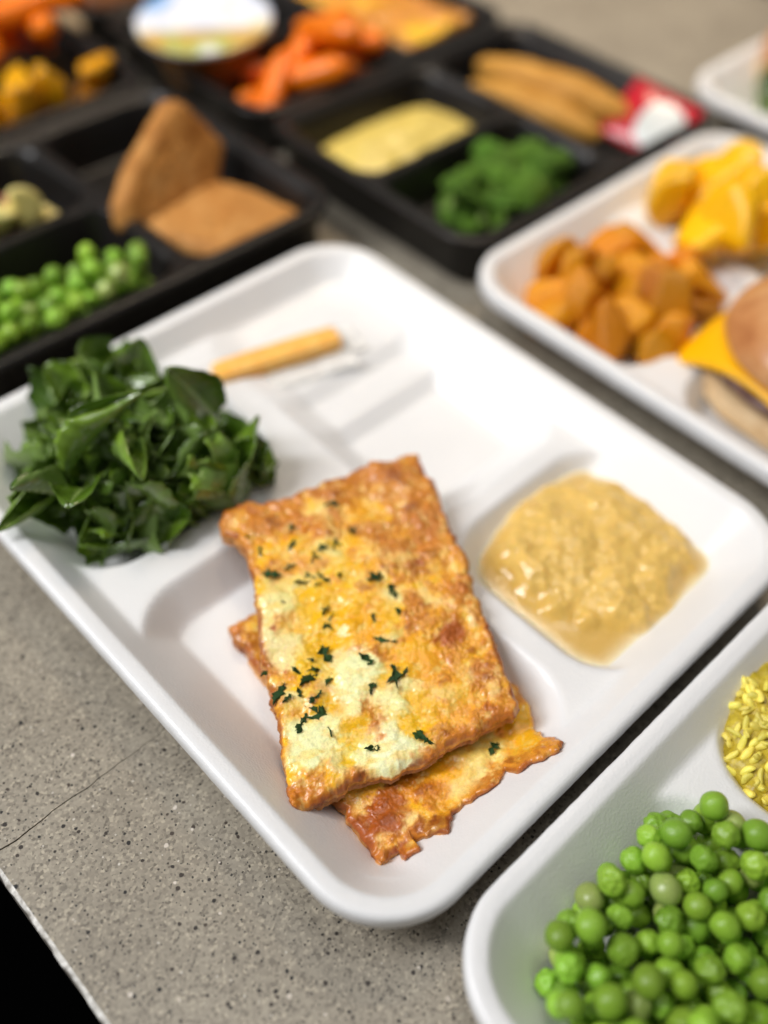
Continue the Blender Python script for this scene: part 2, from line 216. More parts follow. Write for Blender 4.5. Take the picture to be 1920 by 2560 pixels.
def stone_mat():
    m, nt, b = base_mat('speckled_stone', 0.42, 0.4)
    co = coord(nt)
    wob = noise_node(nt, 900, 2, vec=co)
    wv = N(nt, 'ShaderNodeVectorMath', operation='SCALE'); wv.inputs['Scale'].default_value = 0.0007
    nt.links.new(wob.outputs['Color'], wv.inputs[0])
    ad = N(nt, 'ShaderNodeVectorMath', operation='ADD'); nt.links.new(co, ad.inputs[0]); nt.links.new(wv.outputs[0], ad.inputs[1])
    cow = ad.outputs[0]
    big = noise_node(nt, 22, 5, vec=co)
    base = ramp(nt, big.outputs['Fac'], [(0.3, lc(143, 135, 121)), (0.7, lc(163, 155, 140))])
    # fine grit: small cells of slightly different grey
    g = N(nt, 'ShaderNodeTexVoronoi'); g.inputs['Scale'].default_value = 1150; nt.links.new(cow, g.inputs['Vector'])
    gs = N(nt, 'ShaderNodeSeparateColor'); nt.links.new(g.outputs['Color'], gs.inputs[0])
    gr = ramp(nt, gs.outputs[0], [(0.0, (0.42, 0.41, 0.40, 1)), (0.22, (0.82, 0.81, 0.80, 1)), (0.6, (1.0, 1.0, 0.99, 1)), (0.88, (1.12, 1.12, 1.1, 1)), (1.0, (1.55, 1.53, 1.48, 1))])
    mx = N(nt, 'ShaderNodeMix', data_type='RGBA', blend_type='MULTIPLY'); mx.inputs[0].default_value = 0.85
    nt.links.new(base.outputs[0], mx.inputs[6]); nt.links.new(gr.outputs[0], mx.inputs[7])
    out = mx.outputs[2]
    def chips(scale, color, rmin, rmax, keep, vec, seed):
        nonlocal out
        sh = N(nt, 'ShaderNodeVectorMath', operation='ADD'); sh.inputs[1].default_value = (seed, seed * .7, seed * .3); nt.links.new(vec, sh.inputs[0])
        v = N(nt, 'ShaderNodeTexVoronoi'); v.inputs['Scale'].default_value = scale; nt.links.new(sh.outputs[0], v.inputs['Vector'])
        s = N(nt, 'ShaderNodeSeparateColor'); nt.links.new(v.outputs['Color'], s.inputs[0])
        mr = N(nt, 'ShaderNodeMapRange'); mr.inputs['From Min'].default_value = 1 - keep; mr.inputs['To Min'].default_value = rmin; mr.inputs['To Max'].default_value = rmax
        nt.links.new(s.outputs[0], mr.inputs['Value'])
        gt = N(nt, 'ShaderNodeMath', operation='GREATER_THAN'); gt.inputs[1].default_value = 1 - keep; nt.links.new(s.outputs[0], gt.inputs[0])
        df = N(nt, 'ShaderNodeMath', operation='SUBTRACT'); nt.links.new(mr.outputs[0], df.inputs[0]); nt.links.new(v.outputs['Distance'], df.inputs[1])
        ml = N(nt, 'ShaderNodeMath', operation='MULTIPLY', use_clamp=True); ml.inputs[1].default_value = 22.0; nt.links.new(df.outputs[0], ml.inputs[0])
        mk = N(nt, 'ShaderNodeMath', operation='MULTIPLY'); nt.links.new(ml.outputs[0], mk.inputs[0]); nt.links.new(gt.outputs[0], mk.inputs[1])
        r = ramp(nt, s.outputs[1], [(0.0, color[0]), (1.0, color[1])])
        mm_ = N(nt, 'ShaderNodeMix', data_type='RGBA'); nt.links.new(mk.outputs[0], mm_.inputs[0]); nt.links.new(out, mm_.inputs[6]); nt.links.new(r.outputs[0], mm_.inputs[7])
        out = mm_.outputs[2]
    chips(640, (lc(34, 35, 34), lc(92, 86, 78)), 0.14, 0.30, 0.5, cow, 1.3)
    chips(330, (lc(22, 24, 26), lc(70, 60, 52)), 0.11, 0.27, 0.55, cow, 3.1)
    chips(190, (lc(24, 26, 28), lc(60, 52, 46)), 0.08, 0.19, 0.22, cow, 8.3)
    chips(420, (lc(206, 200, 188), lc(188, 180, 168)), 0.08, 0.2, 0.25, cow, 4.4)
    chips(210, (lc(222, 212, 200), lc(196, 186, 172)), 0.06, 0.2, 0.16, cow, 5.7)
    nt.links.new(out, b.inputs['Base Color'])
    bn = noise_node(nt, 700, 3, vec=co); add_bump(nt, b, bn.outputs['Fac'], 0.12, 0.0003)
    return m

def foam_mat():
    m, nt, b = base_mat('white_foam', 0.36, 0.5)
    n = noise_node(nt, 40, 2)
    r = ramp(nt, n.outputs['Fac'], [(0.3, (0.80, 0.80, 0.80, 1)), (0.7, (0.83, 0.83, 0.83, 1))])
    nt.links.new(r.outputs[0], b.inputs['Base Color'])
    v = N(nt, 'ShaderNodeTexVoronoi'); v.inputs['Scale'].default_value = 1100; nt.links.new(coord(nt), v.inputs['Vector'])
    add_bump(nt, b, v.outputs['Distance'], 0.2, 0.0003)
    return m

M_STONE = stone_mat()
M_FOAM = foam_mat()
M_EDGE = mottled('worn_edge_highlight', lc(150, 145, 136), lc(240, 238, 232), 420, 0.5, 0.4, 0.5, 500)  # wear plus the edge highlight, both put into the whitened colour
M_EDGEFACE = mottled('grey_edge_face', lc(70, 66, 60), lc(128, 122, 112), 300, 0.6, 0.3, 0.5, 500)
M_FLOOR = mottled('dark_floor', (0.0008, 0.0008, 0.0008, 1), (0.0012, 0.0012, 0.0012, 1), 3, 1.0, 0.0)
M_BLACK = mottled('black_plastic', (0.008, 0.007, 0.006, 1), (0.012, 0.010, 0.009, 1), 30, 0.34, 0.42, 0.06, 300)
M_BREAD = attr_mat('baked_cheese', 0.33, 0.45, 0.22, 1500, 0.08, 0.16, 0.0, True)
M_PARSLEY = mottled('dried_parsley', lc(16, 42, 14), lc(52, 88, 34), 700, 0.5, 0.3, 0.4, 900, rnd=0.3)
def pea_mat(name, r):
    m = mottled(name, lc(122, 164, 40), lc(152, 192, 70), 160, 0.30, 0.42, 0.12, 420, 0.12, (0.002, 0.003, 0.0008), rnd=r)
    return m
M_PEA = pea_mat('pea_skin', 0.34)
M_PEAPALE = mottled('pale_pea_skin', lc(150, 170, 84), lc(168, 186, 104), 160, 0.3, 0.5, 0.05, 500, 0.12, (0.002, 0.003, 0.0008), rnd=0.2)
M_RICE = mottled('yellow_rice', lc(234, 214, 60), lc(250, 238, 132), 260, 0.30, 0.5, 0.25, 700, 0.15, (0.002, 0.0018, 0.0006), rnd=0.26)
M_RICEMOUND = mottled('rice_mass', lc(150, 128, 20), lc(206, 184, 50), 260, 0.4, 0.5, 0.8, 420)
M_SAUCE = attr_mat('apple_pulp', 0.13, 0.5, 0.14, 900, 0.35, 0.06)
M_LEAF = attr_mat('leaf_green', 0.19, 0.6, 0.35, 320, 0.0, 0.15)
M_CHEESE = mottled('orange_cheese', lc(252, 168, 6), lc(255, 206, 96), 260, 0.4, 0.4, 0.1, 300)
M_MANGO = mottled('yellow_fruit', lc(242, 178, 0), lc(250, 200, 14), 70, 0.28, 0.5, 0.15, 260, 0.2, (0.004, 0.003, 0.001), rnd=0.14)
M_GOLDFRUIT = mottled('amber_fruit', lc(196, 132, 4), lc(236, 168, 12), 60, 0.3, 0.5, 0.15, 260, rnd=0.25)
M_POTATO = mottled('roast_potato', lc(182, 104, 4), lc(220, 142, 12), 90, 0.22, 0.42, 0.4, 320, c3=lc(226, 156, 36), rnd=0.25)
M_CARROT = mottled('carrot', lc(236, 112, 0), lc(246, 132, 6), 60, 0.35, 0.5, 0.1, 260, rnd=0.12)
M_APPLE = mottled('apple_flesh', lc(228, 208, 116), lc(240, 228, 156), 50, 0.35, 0.5, 0.1, 260, rnd=0.1)
M_APPLESKIN = mottled('apple_skin', lc(130, 40, 36), lc(176, 84, 78), 90, 0.3, 0.5)
M_BROC = mottled('broccoli_head', lc(62, 108, 18), lc(98, 146, 38), 220, 0.45, 0.4, 0.9, 420, c3=lc(146, 178, 78), rnd=0.25)
M_BROCSTEM = mottled('broccoli_stem', lc(120, 150, 60), lc(150, 176, 90), 60, 0.45, 0.4)
M_TOAST = mottled('toasted_bread', lc(158, 100, 40), lc(186, 128, 62), 70, 0.62, 0.3, 0.5, 420, c3=lc(204, 152, 88))
M_ROLL = mottled('golden_roll', lc(184, 130, 48), lc(202, 150, 68), 60, 0.55, 0.3, 0.3, 380)
M_BUN = mottled('bun_crust', lc(168, 102, 56), lc(196, 136, 84), 55, 0.34, 0.5, 0.3, 260, c3=lc(212, 160, 110))
M_BUNSIDE = mottled('bun_crumb', lc(210, 176, 130), lc(226, 198, 156), 90, 0.6, 0.3, 0.5, 420)
M_PATTY = mottled('grilled_patty', lc(78, 48, 40), lc(112, 74, 62), 160, 0.4, 0.5, 1.0, 320)
M_SLICE = mottled('cheese_slice', lc(246, 180, 2), lc(250, 190, 12), 20, 0.34, 0.4)
M_MASH = mottled('pale_mash', lc(216, 190, 92), lc(230, 208, 118), 120, 0.35, 0.5, 0.5, 300)
M_RED = mottled('red_print', lc(176, 20, 38), lc(196, 30, 48), 40, 0.25, 0.5)
M_WHITE = mottled('white_print', lc(206, 212, 210), lc(226, 230, 228), 60, 0.3, 0.5)
M_CUP = mottled('amber_cup', lc(120, 78, 30), lc(150, 104, 48), 40, 0.2, 0.5)
M_CUPRIM = mottled('cup_rim', lc(216, 206, 200), lc(226, 218, 212), 40, 0.3, 0.5)
M_BUNDARK = mottled('dark_bun', lc(120, 72, 34), lc(150, 92, 48), 40, 0.5, 0.4, 0.2, 260)

def lid_mat():
    m, nt, b = base_mat('printed_foil', 0.3, 0.5)
    co = coord(nt)
    n = noise_node(nt, 26, 2, vec=co)
    r = ramp(nt, n.outputs['Fac'], [(0.3, lc(120, 180, 240)), (0.42, lc(214, 224, 244)), (0.55, lc(240, 240, 244)), (0.66, lc(236, 226, 170)), (0.75, lc(206, 160, 80))])
    n2 = noise_node(nt, 40, 1, vec=co)
    sx = N(nt, 'ShaderNodeSeparateXYZ'); nt.links.new(co, sx.inputs[0])
    band = N(nt, 'ShaderNodeMapRange'); band.inputs['From Min'].default_value = -0.010; band.inputs['From Max'].default_value = -0.020
    nt.links.new(sx.outputs['Y'], band.inputs['Value'])
    gr = ramp(nt, n2.outputs['Fac'], [(0.4, lc(206, 166, 72)), (0.55, lc(176, 190, 110)), (0.7, lc(236, 236, 230))])
    mx = N(nt, 'ShaderNodeMix', data_type='RGBA'); nt.links.new(band.outputs[0], mx.inputs[0])
    nt.links.new(r.outputs[0], mx.inputs[6]); nt.links.new(gr.outputs[0], mx.inputs[7])
    nt.links.new(mx.outputs[2], b.inputs['Base Color'])
    return m
M_LID = lid_mat()

def film_mat(nm, lo, hi):
    m = bpy.data.materials.new(nm); m.use_nodes = True; nt = m.node_tree
    b = nt.nodes['Principled BSDF']; b.inputs['Base Color'].default_value = (0.95, 0.95, 0.93, 1); b.inputs['Roughness'].default_value = 0.12
    bn = noise_node(nt, 260, 3); add_bump(nt, b, bn.outputs['Fac'], 0.5, 0.001)
    tr = N(nt, 'ShaderNodeBsdfTransparent'); mx = N(nt, 'ShaderNodeMixShader')
    mr = N(nt, 'ShaderNodeMapRange'); mr.inputs['To Min'].default_value = lo; mr.inputs['To Max'].default_value = hi
    n2 = noise_node(nt, 120, 3); nt.links.new(n2.outputs['Fac'], mr.inputs['Value'])
    nt.links.new(mr.outputs[0], mx.inputs[0])
    nt.links.new(tr.outputs[0], mx.inputs[1]); nt.links.new(b.outputs[0], mx.inputs[2])
    nt.links.new(mx.outputs[0], nt.nodes['Material Output'].inputs['Surface'])
    return m
M_FILM = film_mat('clear_film', 0.02, 0.12)
M_MILKY = film_mat('milky_film', 0.40, 0.75)

# ------------------------------------------------------------------ setting: floor and countertop
def box_mesh(name, x0, x1, y0, y1, z0, z1, mat):
    V = [(x, y, z) for x in (x0, x1) for y in (y0, y1) for z in (z0, z1)]
    F = np.array([[0, 1, 3, 2], [4, 6, 7, 5], [0, 4, 5, 1], [2, 3, 7, 6], [0, 2, 6, 4], [1, 5, 7, 3]])
    return make_mesh(name, np.array(V, float), F, [mat], smooth=False)

tag(link('floor', box_mesh('floor', -3000, 3000, -3000, 3000, -900, -880, M_FLOOR)), kind='structure')

top = bpy.data.objects.new('countertop', None); COL.objects.link(top); tag(top, 'speckled grey stone countertop with a hairline crack and a worn edge with its highlight painted white', kind='structure')
XE, XF, YS = -61.3, 716.0, 112.6
def slab(y_lo, y_hi, lo_crack, hi_crack):
    xs = np.concatenate([np.arange(XE, 40, 0.5), np.arange(40, XF, 8), [XF]])
    p = np.column_stack([xs, np.zeros_like(xs)])
    jag = fbm(p, 9, 91, 4) * 0.9 + 0.02 * (xs - XE) * 0
    gap = np.interp(xs, [XE, -40, -10, 12, 40], [0.62, 0.42, 0.26, 0.12, 0.05])
    ylo = (YS + jag + gap / 2) if lo_crack else np.full_like(xs, y_lo)
    yhi = (YS + jag - gap / 2) if hi_crack else np.full_like(xs, y_hi)
    n = len(xs); o = np.ones(n)
    V = np.concatenate([np.column_stack([xs, ylo, -30 * o]), np.column_stack([xs, ylo, 0 * o]), np.column_stack([xs, yhi, 0 * o]), np.column_stack([xs, yhi, -30 * o])])
    F = []
    for k in range(4):
        a = np.arange(n - 1) + k * n; b_ = np.arange(n - 1) + ((k + 1) % 4) * n
        F.append(np.stack([a, a + 1, b_ + 1, b_], -1))
    F = np.concatenate(F)
    caps = np.array([[0, n, 2 * n, 3 * n], [n - 1, 4 * n - 1, 3 * n - 1, 2 * n - 1]])
    return make_mesh('slab', V, np.concatenate([F, caps])[:, ::-1], [M_STONE], smooth=False)
link('slab', slab(-700, 0, False, True), top)
link('slab', slab(0, 1300, True, False), top)
# worn front edge: chipped arris, its highlight painted white, grey face below
ys = np.arange(-700, 1300, 0.8); ny = len(ys)
prof = [(-61.30, -0.001), (-61.75, -0.10), (-62.35, -0.55), (-62.75, -1.25), (-62.9, -2.6), (-63.0, -8), (-63.0, -30)]
V = []
for k, (px, pz) in enumerate(prof):
    nz = fbm(np.column_stack([ys, np.full(ny, k * 1.7)]), 6, 33, 4)
    amp = [0.0, 0.22, 0.4, 0.42, 0.4, 0.3, 0.1][k]
    V.append(np.column_stack([px + nz * amp, ys, np.full(ny, pz) + (nz * 0.12 if 0 < k < 5 else 0)]))
V = np.concatenate(V); F = grid_faces(len(prof), ny)
fm = np.repeat([0, 0, 0, 1, 1, 1], ny - 1)
link('edge_strip', make_mesh('edge_strip', V, F[:, ::-1], [M_EDGE, M_EDGEFACE], fmat=fm), top)

# ------------------------------------------------------------------ moulded trays
def rr_sdf(x, y, x0, x1, y0, y1, r):
    cx, cy = (x0 + x1) / 2, (y0 + y1) / 2
    qx = np.abs(x - cx) - ((x1 - x0) / 2 - r); qy = np.abs(y - cy) - ((y1 - y0) / 2 - r)
    return np.hypot(np.maximum(qx, 0), np.maximum(qy, 0)) + np.minimum(np.maximum(qx, qy), 0) - r

def rr_outline(W, L, r, n):
    """n points round a rounded rectangle, by arc length"""
    segs = []; per = 2 * (W - 2 * r) + 2 * (L - 2 * r) + 2 * math.pi * r
    out = []
    for k in range(n):
        s = per * k / n
        for (kind, a) in (('l', 0), ('a', 0), ('l', 1), ('a', 1), ('l', 2), ('a', 2), ('l', 3), ('a', 3)):
            ln = math.pi * r / 2 if kind == 'a' else (W - 2 * r if a % 2 == 0 else L - 2 * r)
            if s <= ln:
                c = [(W - r, r), (W - r, L - r), (r, L - r), (r, r)][a]
                if kind == 'a':
                    th = -math.pi / 2 + a * math.pi / 2 + s / r
                    out.append((c[0] + r * math.cos(th), c[1] + r * math.sin(th)))
                else:
                    st = [(r, 0), (W, r), (W - r, L), (0, L - r)][a]; dr = [(1, 0), (0, 1), (-1, 0), (0, -1)][a]
                    out.append((st[0] + dr[0] * s, st[1] + dr[1] * s))
                break
            s -= ln
        else:
            out.append((r, 0))
    return np.array(out)

def smax(a, b, k): h = np.clip(0.5 + 0.5 * (a - b) / k, 0, 1); return b + (a - b) * h + k * h * (1 - h)
def smin(a, b, k): return -smax(-a, -b, k)

class TrayType:
    def __init__(s, W, L, R, H, rim, zdiv, zf, wall, comps, cwall, step=None, k=3.0):
        s.W, s.L, s.R, s.H, s.rim, s.zdiv, s.zf, s.wall, s.comps, s.cw, s.step, s.k = W, L, R, H, rim, zdiv, zf, wall, comps, cwall, step, k
    def h(s, x, y):
        x = np.asarray(x, float); y = np.asarray(y, float)
        d = -rr_sdf(x, y, 0, s.W, 0, s.L, s.R)
        t = np.clip((d - s.rim) / s.wall, 0, 1.3)
        Wz = s.H - (s.H - s.zf) * t
        Wz = smin(Wz, np.full_like(Wz, s.H), 0.8)
        Wz = np.where(d < s.rim - 1.2, s.H, Wz)
        c = np.full_like(Wz, s.zdiv)
        for i, (x0, x1, y0, y1, r) in enumerate(s.comps):
            dk = -rr_sdf(x, y, x0, x1, y0, y1, r)
            zf = s.zf; cw = s.cw * (1.5 if s.step is not None and i == s.step[0] else 1.0)
            if s.step is not None and i == s.step[0]: zf = np.interp(y, s.step[1], s.step[2])
            tt = np.clip(dk / cw, 0, 1); tt = 0.9 * tt + 0.1 * tt * tt * (3 - 2 * tt)
            c = np.minimum(c, s.zdiv - (s.zdiv - zf) * tt)
        return np.maximum(smax(Wz, c, s.k), c)
    def mesh(s, name, mat, n, skirt, seed):
        out = rr_outline(s.W, s.L, s.R, n); ctr = np.array([s.W / 2, s.L / 2])
        dmax = s.R - 2.0
        def off(dist):
            rr = s.R - dist
            o = rr_outline(s.W - 2 * dist, s.L - 2 * dist, rr, n) + dist
            # keep the same parameter as the outer outline: project outer points inward
            return o
        # inward offset along the outline's normals
        cxy = np.column_stack([np.clip(out[:, 0], s.R, s.W - s.R), np.clip(out[:, 1], s.R, s.L - s.R)])
        nrm = (cxy - out) / s.R
        ln = np.linalg.norm(nrm, axis=1)[:, None]; nrm = nrm / np.maximum(ln, 1e-6)
        rings = []
        for (dd, z) in skirt:
            p = out + nrm * dd
            jit = noise(np.column_stack([out, np.full(n, z)]), 2.2, seed) * 0.10
            rings.append(np.column_stack([p + nrm * jit[:, None], np.full(n, z)]))
        ds = list(np.arange(2.0, dmax, 1.0))
        for dd in ds:
            p = out + nrm * dd
            rings.append(np.column_stack([p, s.h(p[:, 0], p[:, 1])]))
        pin = out + nrm * ds[-1]
        for sc in np.linspace(1, 0.0, 84)[1:-1]:
            p = ctr + (pin - ctr) * sc
            rings.append(np.column_stack([p, s.h(p[:, 0], p[:, 1])]))
        nr = len(rings); V = np.concatenate(rings + [np.array([[ctr[0], ctr[1], float(s.h(ctr[0], ctr[1]))]])])
        i, j = np.meshgrid(np.arange(nr - 1), np.arange(n), indexing='ij'); j2 = (j + 1) % n
        F = np.stack([i * n + j, i * n + j2, (i + 1) * n + j2, (i + 1) * n + j], -1).reshape(-1, 4)
        a = (nr - 1) * n + np.arange(n); b_ = (nr - 1) * n + (np.arange(n) + 1) % n
        T = np.stack([a, b_, np.full(n, len(V) - 1)], -1)
        return make_mesh(name, V, [F, T], [mat])

FOAM = TrayType(223, 267, 30, 27, 6.2, 17.5, 4.0, 22.0,
    [(12, 110, 12, 151, 26), (120, 213, 12, 97, 24), (12, 112, 167, 257, 26), (124, 213, 105, 257, 22)], 11.0, k=1.4,
    step=(3, [0, 168, 176, 192, 200, 300], [4, 4, 9, 9, 13.5, 13.5]))
foam_me = FOAM.mesh('foam_tray', M_FOAM, 520, [(1.2, 19.5), (0.25, 19.8), (0.0, 21), (0.0, 24.6), (0.35, 26.0), (1.1, 26.75)], 5)
CPET = TrayType(215, 163, 20, 30, 6.5, 27.5, 3.0, 11.0,
    [(9, 121, 9, 79, 14), (9, 121, 85, 154, 14), (128, 206, 9, 154, 14)], 9.0, k=1.6)
cpet_me = CPET.mesh('black_tray', M_BLACK, 300, [(6.0, 3.0), (4.6, 24.0), (0.3, 26.0), (0.0, 27.0), (0.0, 29.0), (0.5, 29.8)], 9)

class Tray:
    def __init__(s, tt, me, name, x, y, z, flip, label, group, solid):
        s.tt, s.x, s.y, s.z, s.flip = tt, x, y, z, flip
        s.o = link(name, me, None, (x * .001, y * .001, z * .001), (0, 0, 0))
        if flip:
            s.o.location = ((x + tt.W) * .001, (y + tt.L) * .001, z * .001); s.o.rotation_euler = (0, 0, math.pi)
        tag(s.o, label, 'food tray', group)
        if solid:
            md = s.o.modifiers.new('thickness', 'SOLIDIFY'); md.thickness = solid * .001; md.offset = -1
    def h(s, X, Y):
        x = np.asarray(X, float) - s.x; y = np.asarray(Y, float) - s.y
        if s.flip: x, y = s.tt.W - x, s.tt.L - y
        return s.tt.h(x, y) + s.z
GW = 'white foam trays on the countertop'; GB = 'black plastic trays behind'
T1 = Tray(FOAM, foam_me, 'foam_tray', 0, 0, 0.2, False, 'white foam tray holding the two cheesy flatbreads, applesauce and chopped greens', GW, 1.6)
T2 = Tray(FOAM, foam_me, 'foam_tray', 9, -271.5, 0.2, True, 'white foam tray holding green peas and yellow rice', GW, 1.6)
T3 = Tray(FOAM, foam_me, 'foam_tray', 242, -62, 0.2, False, 'white foam tray holding roasted potatoes, yellow fruit and a cheeseburger', GW, 1.6)
T4 = Tray(FOAM, foam_me, 'foam_tray', 489, -18, 0.2, False, 'white foam tray with only a corner in view, lettuce beside the table end', GW, 1.6)
TA = Tray(CPET, cpet_me, 'black_tray', 25, 281, 0.2, False, 'black tray holding green peas, diced apple and brown toast triangles', GB, 0.8)
TB = Tray(CPET, cpet_me, 'black_tray', 25, 447, 0.2, True, 'black tray holding amber fruit chunks with carrots behind them', GB, 0.8)
TC = Tray(CPET, cpet_me, 'black_tray', 257, 207, 0.2, False, 'black tray holding broccoli, pale mash, a long roll and a red sauce packet', GB, 0.8)
TD = Tray(CPET, cpet_me, 'black_tray', 257, 372, 0.2, False, 'black tray holding orange carrots, a foil lidded cup and a golden cheese bread', GB, 0.8)
TE = Tray(CPET, cpet_me, 'black_tray', 257, 537, 0.2, False, 'black tray holding a dark brown bun, farthest from the flatbreads', GB, 0.8)

# ------------------------------------------------------------------ flatbreads
def resample(P, n):
    P = np.asarray(P, float); s = np.concatenate([[0], np.cumsum(np.linalg.norm(np.diff(P, axis=0), axis=1))]); t = np.linspace(0, s[-1], n)
    return np.column_stack([np.interp(t, s, P[:, 0]), np.interp(t, s, P[:, 1])])

def flatbread(label, bottom, right, top_, left, plane, blobs, thick, seed, ns, nt_, group, lumps=1.0, flakes=(), rest=None):
    """corners: bottom runs left->right, right runs bottom->top, top runs left->right, left runs bottom->top"""
    def rough(Q, n, k):
        Q = resample(Q, n); f = np.minimum(1, np.minimum(np.arange(n), np.arange(n)[::-1]) / 8.0)[:, None]
        return Q + f * np.column_stack([fbm(Q, 3.2, seed + k, 4), fbm(Q, 3.2, seed + k + 50, 4)]) * 0.75
    B, T = rough(bottom, ns, 70), rough(top_, ns, 71); L, R = rough(left, nt_, 72), rough(right, nt_, 73)
    s = np.linspace(0, 1, ns)[:, None, None]; t = np.linspace(0, 1, nt_)[None, :, None]
    def soft(Q):
        """the same side with its bites and horns ironed out"""
        n = len(Q); k = n // 3 | 1; base = Q[0] + (Q[-1] - Q[0]) * np.linspace(0, 1, n)[:, None]; d_ = Q - base
        pad = np.concatenate([-d_[k:0:-1], d_, -d_[-2:-k - 2:-1]]); ker = np.hanning(2 * k + 1); ker /= ker.sum()
        return base + np.column_stack([np.convolve(pad[:, i], ker, 'valid') for i in (0, 1)])[:n]
    B0, T0, L0, R0 = soft(B), soft(T), soft(L), soft(R)
    P = (1 - t) * B0[:, None] + t * T0[:, None] + (1 - s) * L0[None] + s * R0[None] - ((1 - s) * (1 - t) * B0[0] + s * (1 - t) * B0[-1] + (1 - s) * t * T0[0] + s * t * T0[-1])
    P = P + (B - B0)[:, None] * (1 - t) ** 7 + (T - T0)[:, None] * t ** 7 + (L - L0)[None] * (1 - s) ** 6 + (R - R0)[None] * s ** 6
    P = P.reshape(-1, 2)
    wd = np.linalg.norm(B[-1] - B[0]); ln = np.linalg.norm(L[-1] - L[0])
    S = np.broadcast_to(s, (ns, nt_, 1)).reshape(-1); Tt = np.broadcast_to(t, (ns, nt_, 1)).reshape(-1)
    e = np.minimum(np.minimum(S, 1 - S) * wd, np.minimum(Tt, 1 - Tt) * ln)
    # pigment: cheddar, mozzarella, toasted and browned patches compete for each spot
    n1 = fbm(P, 7.0, seed, 4); n2 = fbm(P, 2.6, seed + 5, 3); n3 = fbm(P, 1.1, seed + 9, 2)
    wx = np.column_stack([P[:, 0] + 2.6 * fbm(P, 7, seed + 21, 4) + 0.7 * n2, P[:, 1] + 2.6 * fbm(P, 7, seed + 31, 4) + 0.7 * n3])
    st_dir = np.column_stack([P[:, 0] * 0.6 + P[:, 1] * 0.8, (P[:, 1] * 0.6 - P[:, 0] * 0.8) * 0.42])
    strand = fbm(st_dir, 3.4, seed + 41, 3)
    cls_col = [(244, 180, 10), (246, 226, 156), (216, 142, 50), (164, 84, 26)]
    fld = [0.40 + 0.55 * fbm(wx, 9, seed + 101, 4) + 0.25 * strand, 0.06 + 0.55 * fbm(wx, 8, seed + 102, 4), 0.22 + 0.5 * fbm(wx, 7, seed + 103, 4) + 0.22 * n2, -0.10 + 0.5 * fbm(wx, 5, seed + 104, 4) + 0.25 * n2]
    csum = [np.tile(lin(q) * 0.35, (len(P), 1)) for q in cls_col]; wsum = [np.full(len(P), 0.35) for _ in cls_col]
    for (bx, by, br, r_, g_, b_, a_) in blobs:
        lum = (r_ + g_ + b_) / 3.0
        k = 1 if b_ >= 92 and lum > 140 else (3 if lum < 113 else (2 if lum < 131 else 0))
        wgt = a_ * np.exp(-(np.hypot(wx[:, 0] - bx, wx[:, 1] - by) / (br * 1.05)) ** 2)
        csum[k] += wgt[:, None] * lin((r_, g_, b_)); wsum[k] += wgt; fld[k] = fld[k] + wgt * 1.15
    fld[3] = fld[3] + 1.35 * (1 - sstep(0.0, 3.0, e + 1.4 * n1 + 0.7 * n2))
    fld[2] = fld[2] + 0.42 * sstep(.5, .9, S) + 0.42 * sstep(.6, .95, Tt) + 0.45 * (1 - sstep(0.0, 6.0, e + 2.0 * n1))
    ex = np.exp(5.2 * np.stack(fld, 0)); ex = ex / ex.sum(0)
    c = sum(ex[k][:, None] * csum[k] / wsum[k][:, None] for k in range(4))
    cheddar, white, toast, brown = ex
    # freckles: oil pools, pale bubbles, scorched tips
    fk = sstep(0.32, 0.62, n2 + 0.4 * n3) * 0.45 * (toast + 0.25 * cheddar); c = c * (1 - fk[:, None]) + lin((182, 98, 28)) * fk[:, None]
    pb = sstep(0.34, 0.6, -n2 + 0.35 * n3) * 0.40 * (1 - brown); c = c * (1 - pb[:, None]) + lin((244, 214, 134)) * pb[:, None]
    ol = sstep(0.1, 0.5, strand) * 0.35 * (white + cheddar); c = c * (1 - ol[:, None]) + lin((238, 176, 40)) * ol[:, None]
    dk = sstep(0.45, 0.75, n1 + 0.5 * n2) * 0.5 * (brown + toast); c = c * (1 - dk[:, None]) + lin((120, 54, 18)) * dk[:, None]
    c = c * (1 - 0.20 * (toast + brown))[:, None]
    c = c * (1.24 + 0.07 * n3 + 0.10 * n2)[:, None] * np.array([1.0, 0.99, 0.92])
    rgh = np.clip(0.22 * white + 0.20 * cheddar + 0.30 * toast + 0.36 * brown + 0.06 * n2, .16, .6)
    # relief: smooth puddles of mozzarella, stranded cheddar, blistered toast
    cell = np.abs(noise(wx, 2.3, seed + 71)) ** 0.7
    h = lumps * (1.4 * fbm(P, 14, seed + 3, 2) + 0.75 * n1 + white * (0.75 + 0.16 * n2) + cheddar * (0.15 + 0.38 * strand + 0.22 * n2) + (toast + brown) * (0.45 * n2 + 0.75 * cell + 0.12 * n3) + 0.05 * n3) * 0.88
    h = h * (0.35 + 0.65 * sstep(0, 4, e)) - 1.5 * (1 - np.clip(e / 2.0, 0, 1)) ** 2 + 0.6 * (1 - sstep(0, 3, e)) * n2
    pl_z = plane[0] * 1000 + plane[1] * P[:, 0] + plane[2] * P[:, 1]
    if rest is not None:
        up = rest.h(P[:, 0], P[:, 1]) + 2.8; pl_z = np.where(up > pl_z - 2, smax(pl_z, up, 1.2), pl_z)
    z = pl_z + h
    V = np.column_stack([P, z])
    # rim indices, anticlockwise
    idx = np.arange(ns * nt_).reshape(ns, nt_)
    rim = np.concatenate([idx[:, 0], idx[-1, 1:], idx[-2::-1, -1], idx[0, -2:0:-1]])
    ctr = P.mean(0); rp = P[rim]; m = len(rim)
    tang = np.roll(rp, -2, 0) - np.roll(rp, 2, 0); nr = np.column_stack([tang[:, 1], -tang[:, 0]]); nr /= np.maximum(np.linalg.norm(nr, axis=1), 1e-6)[:, None]
    k_ = 9; ker = np.ones(k_) / k_
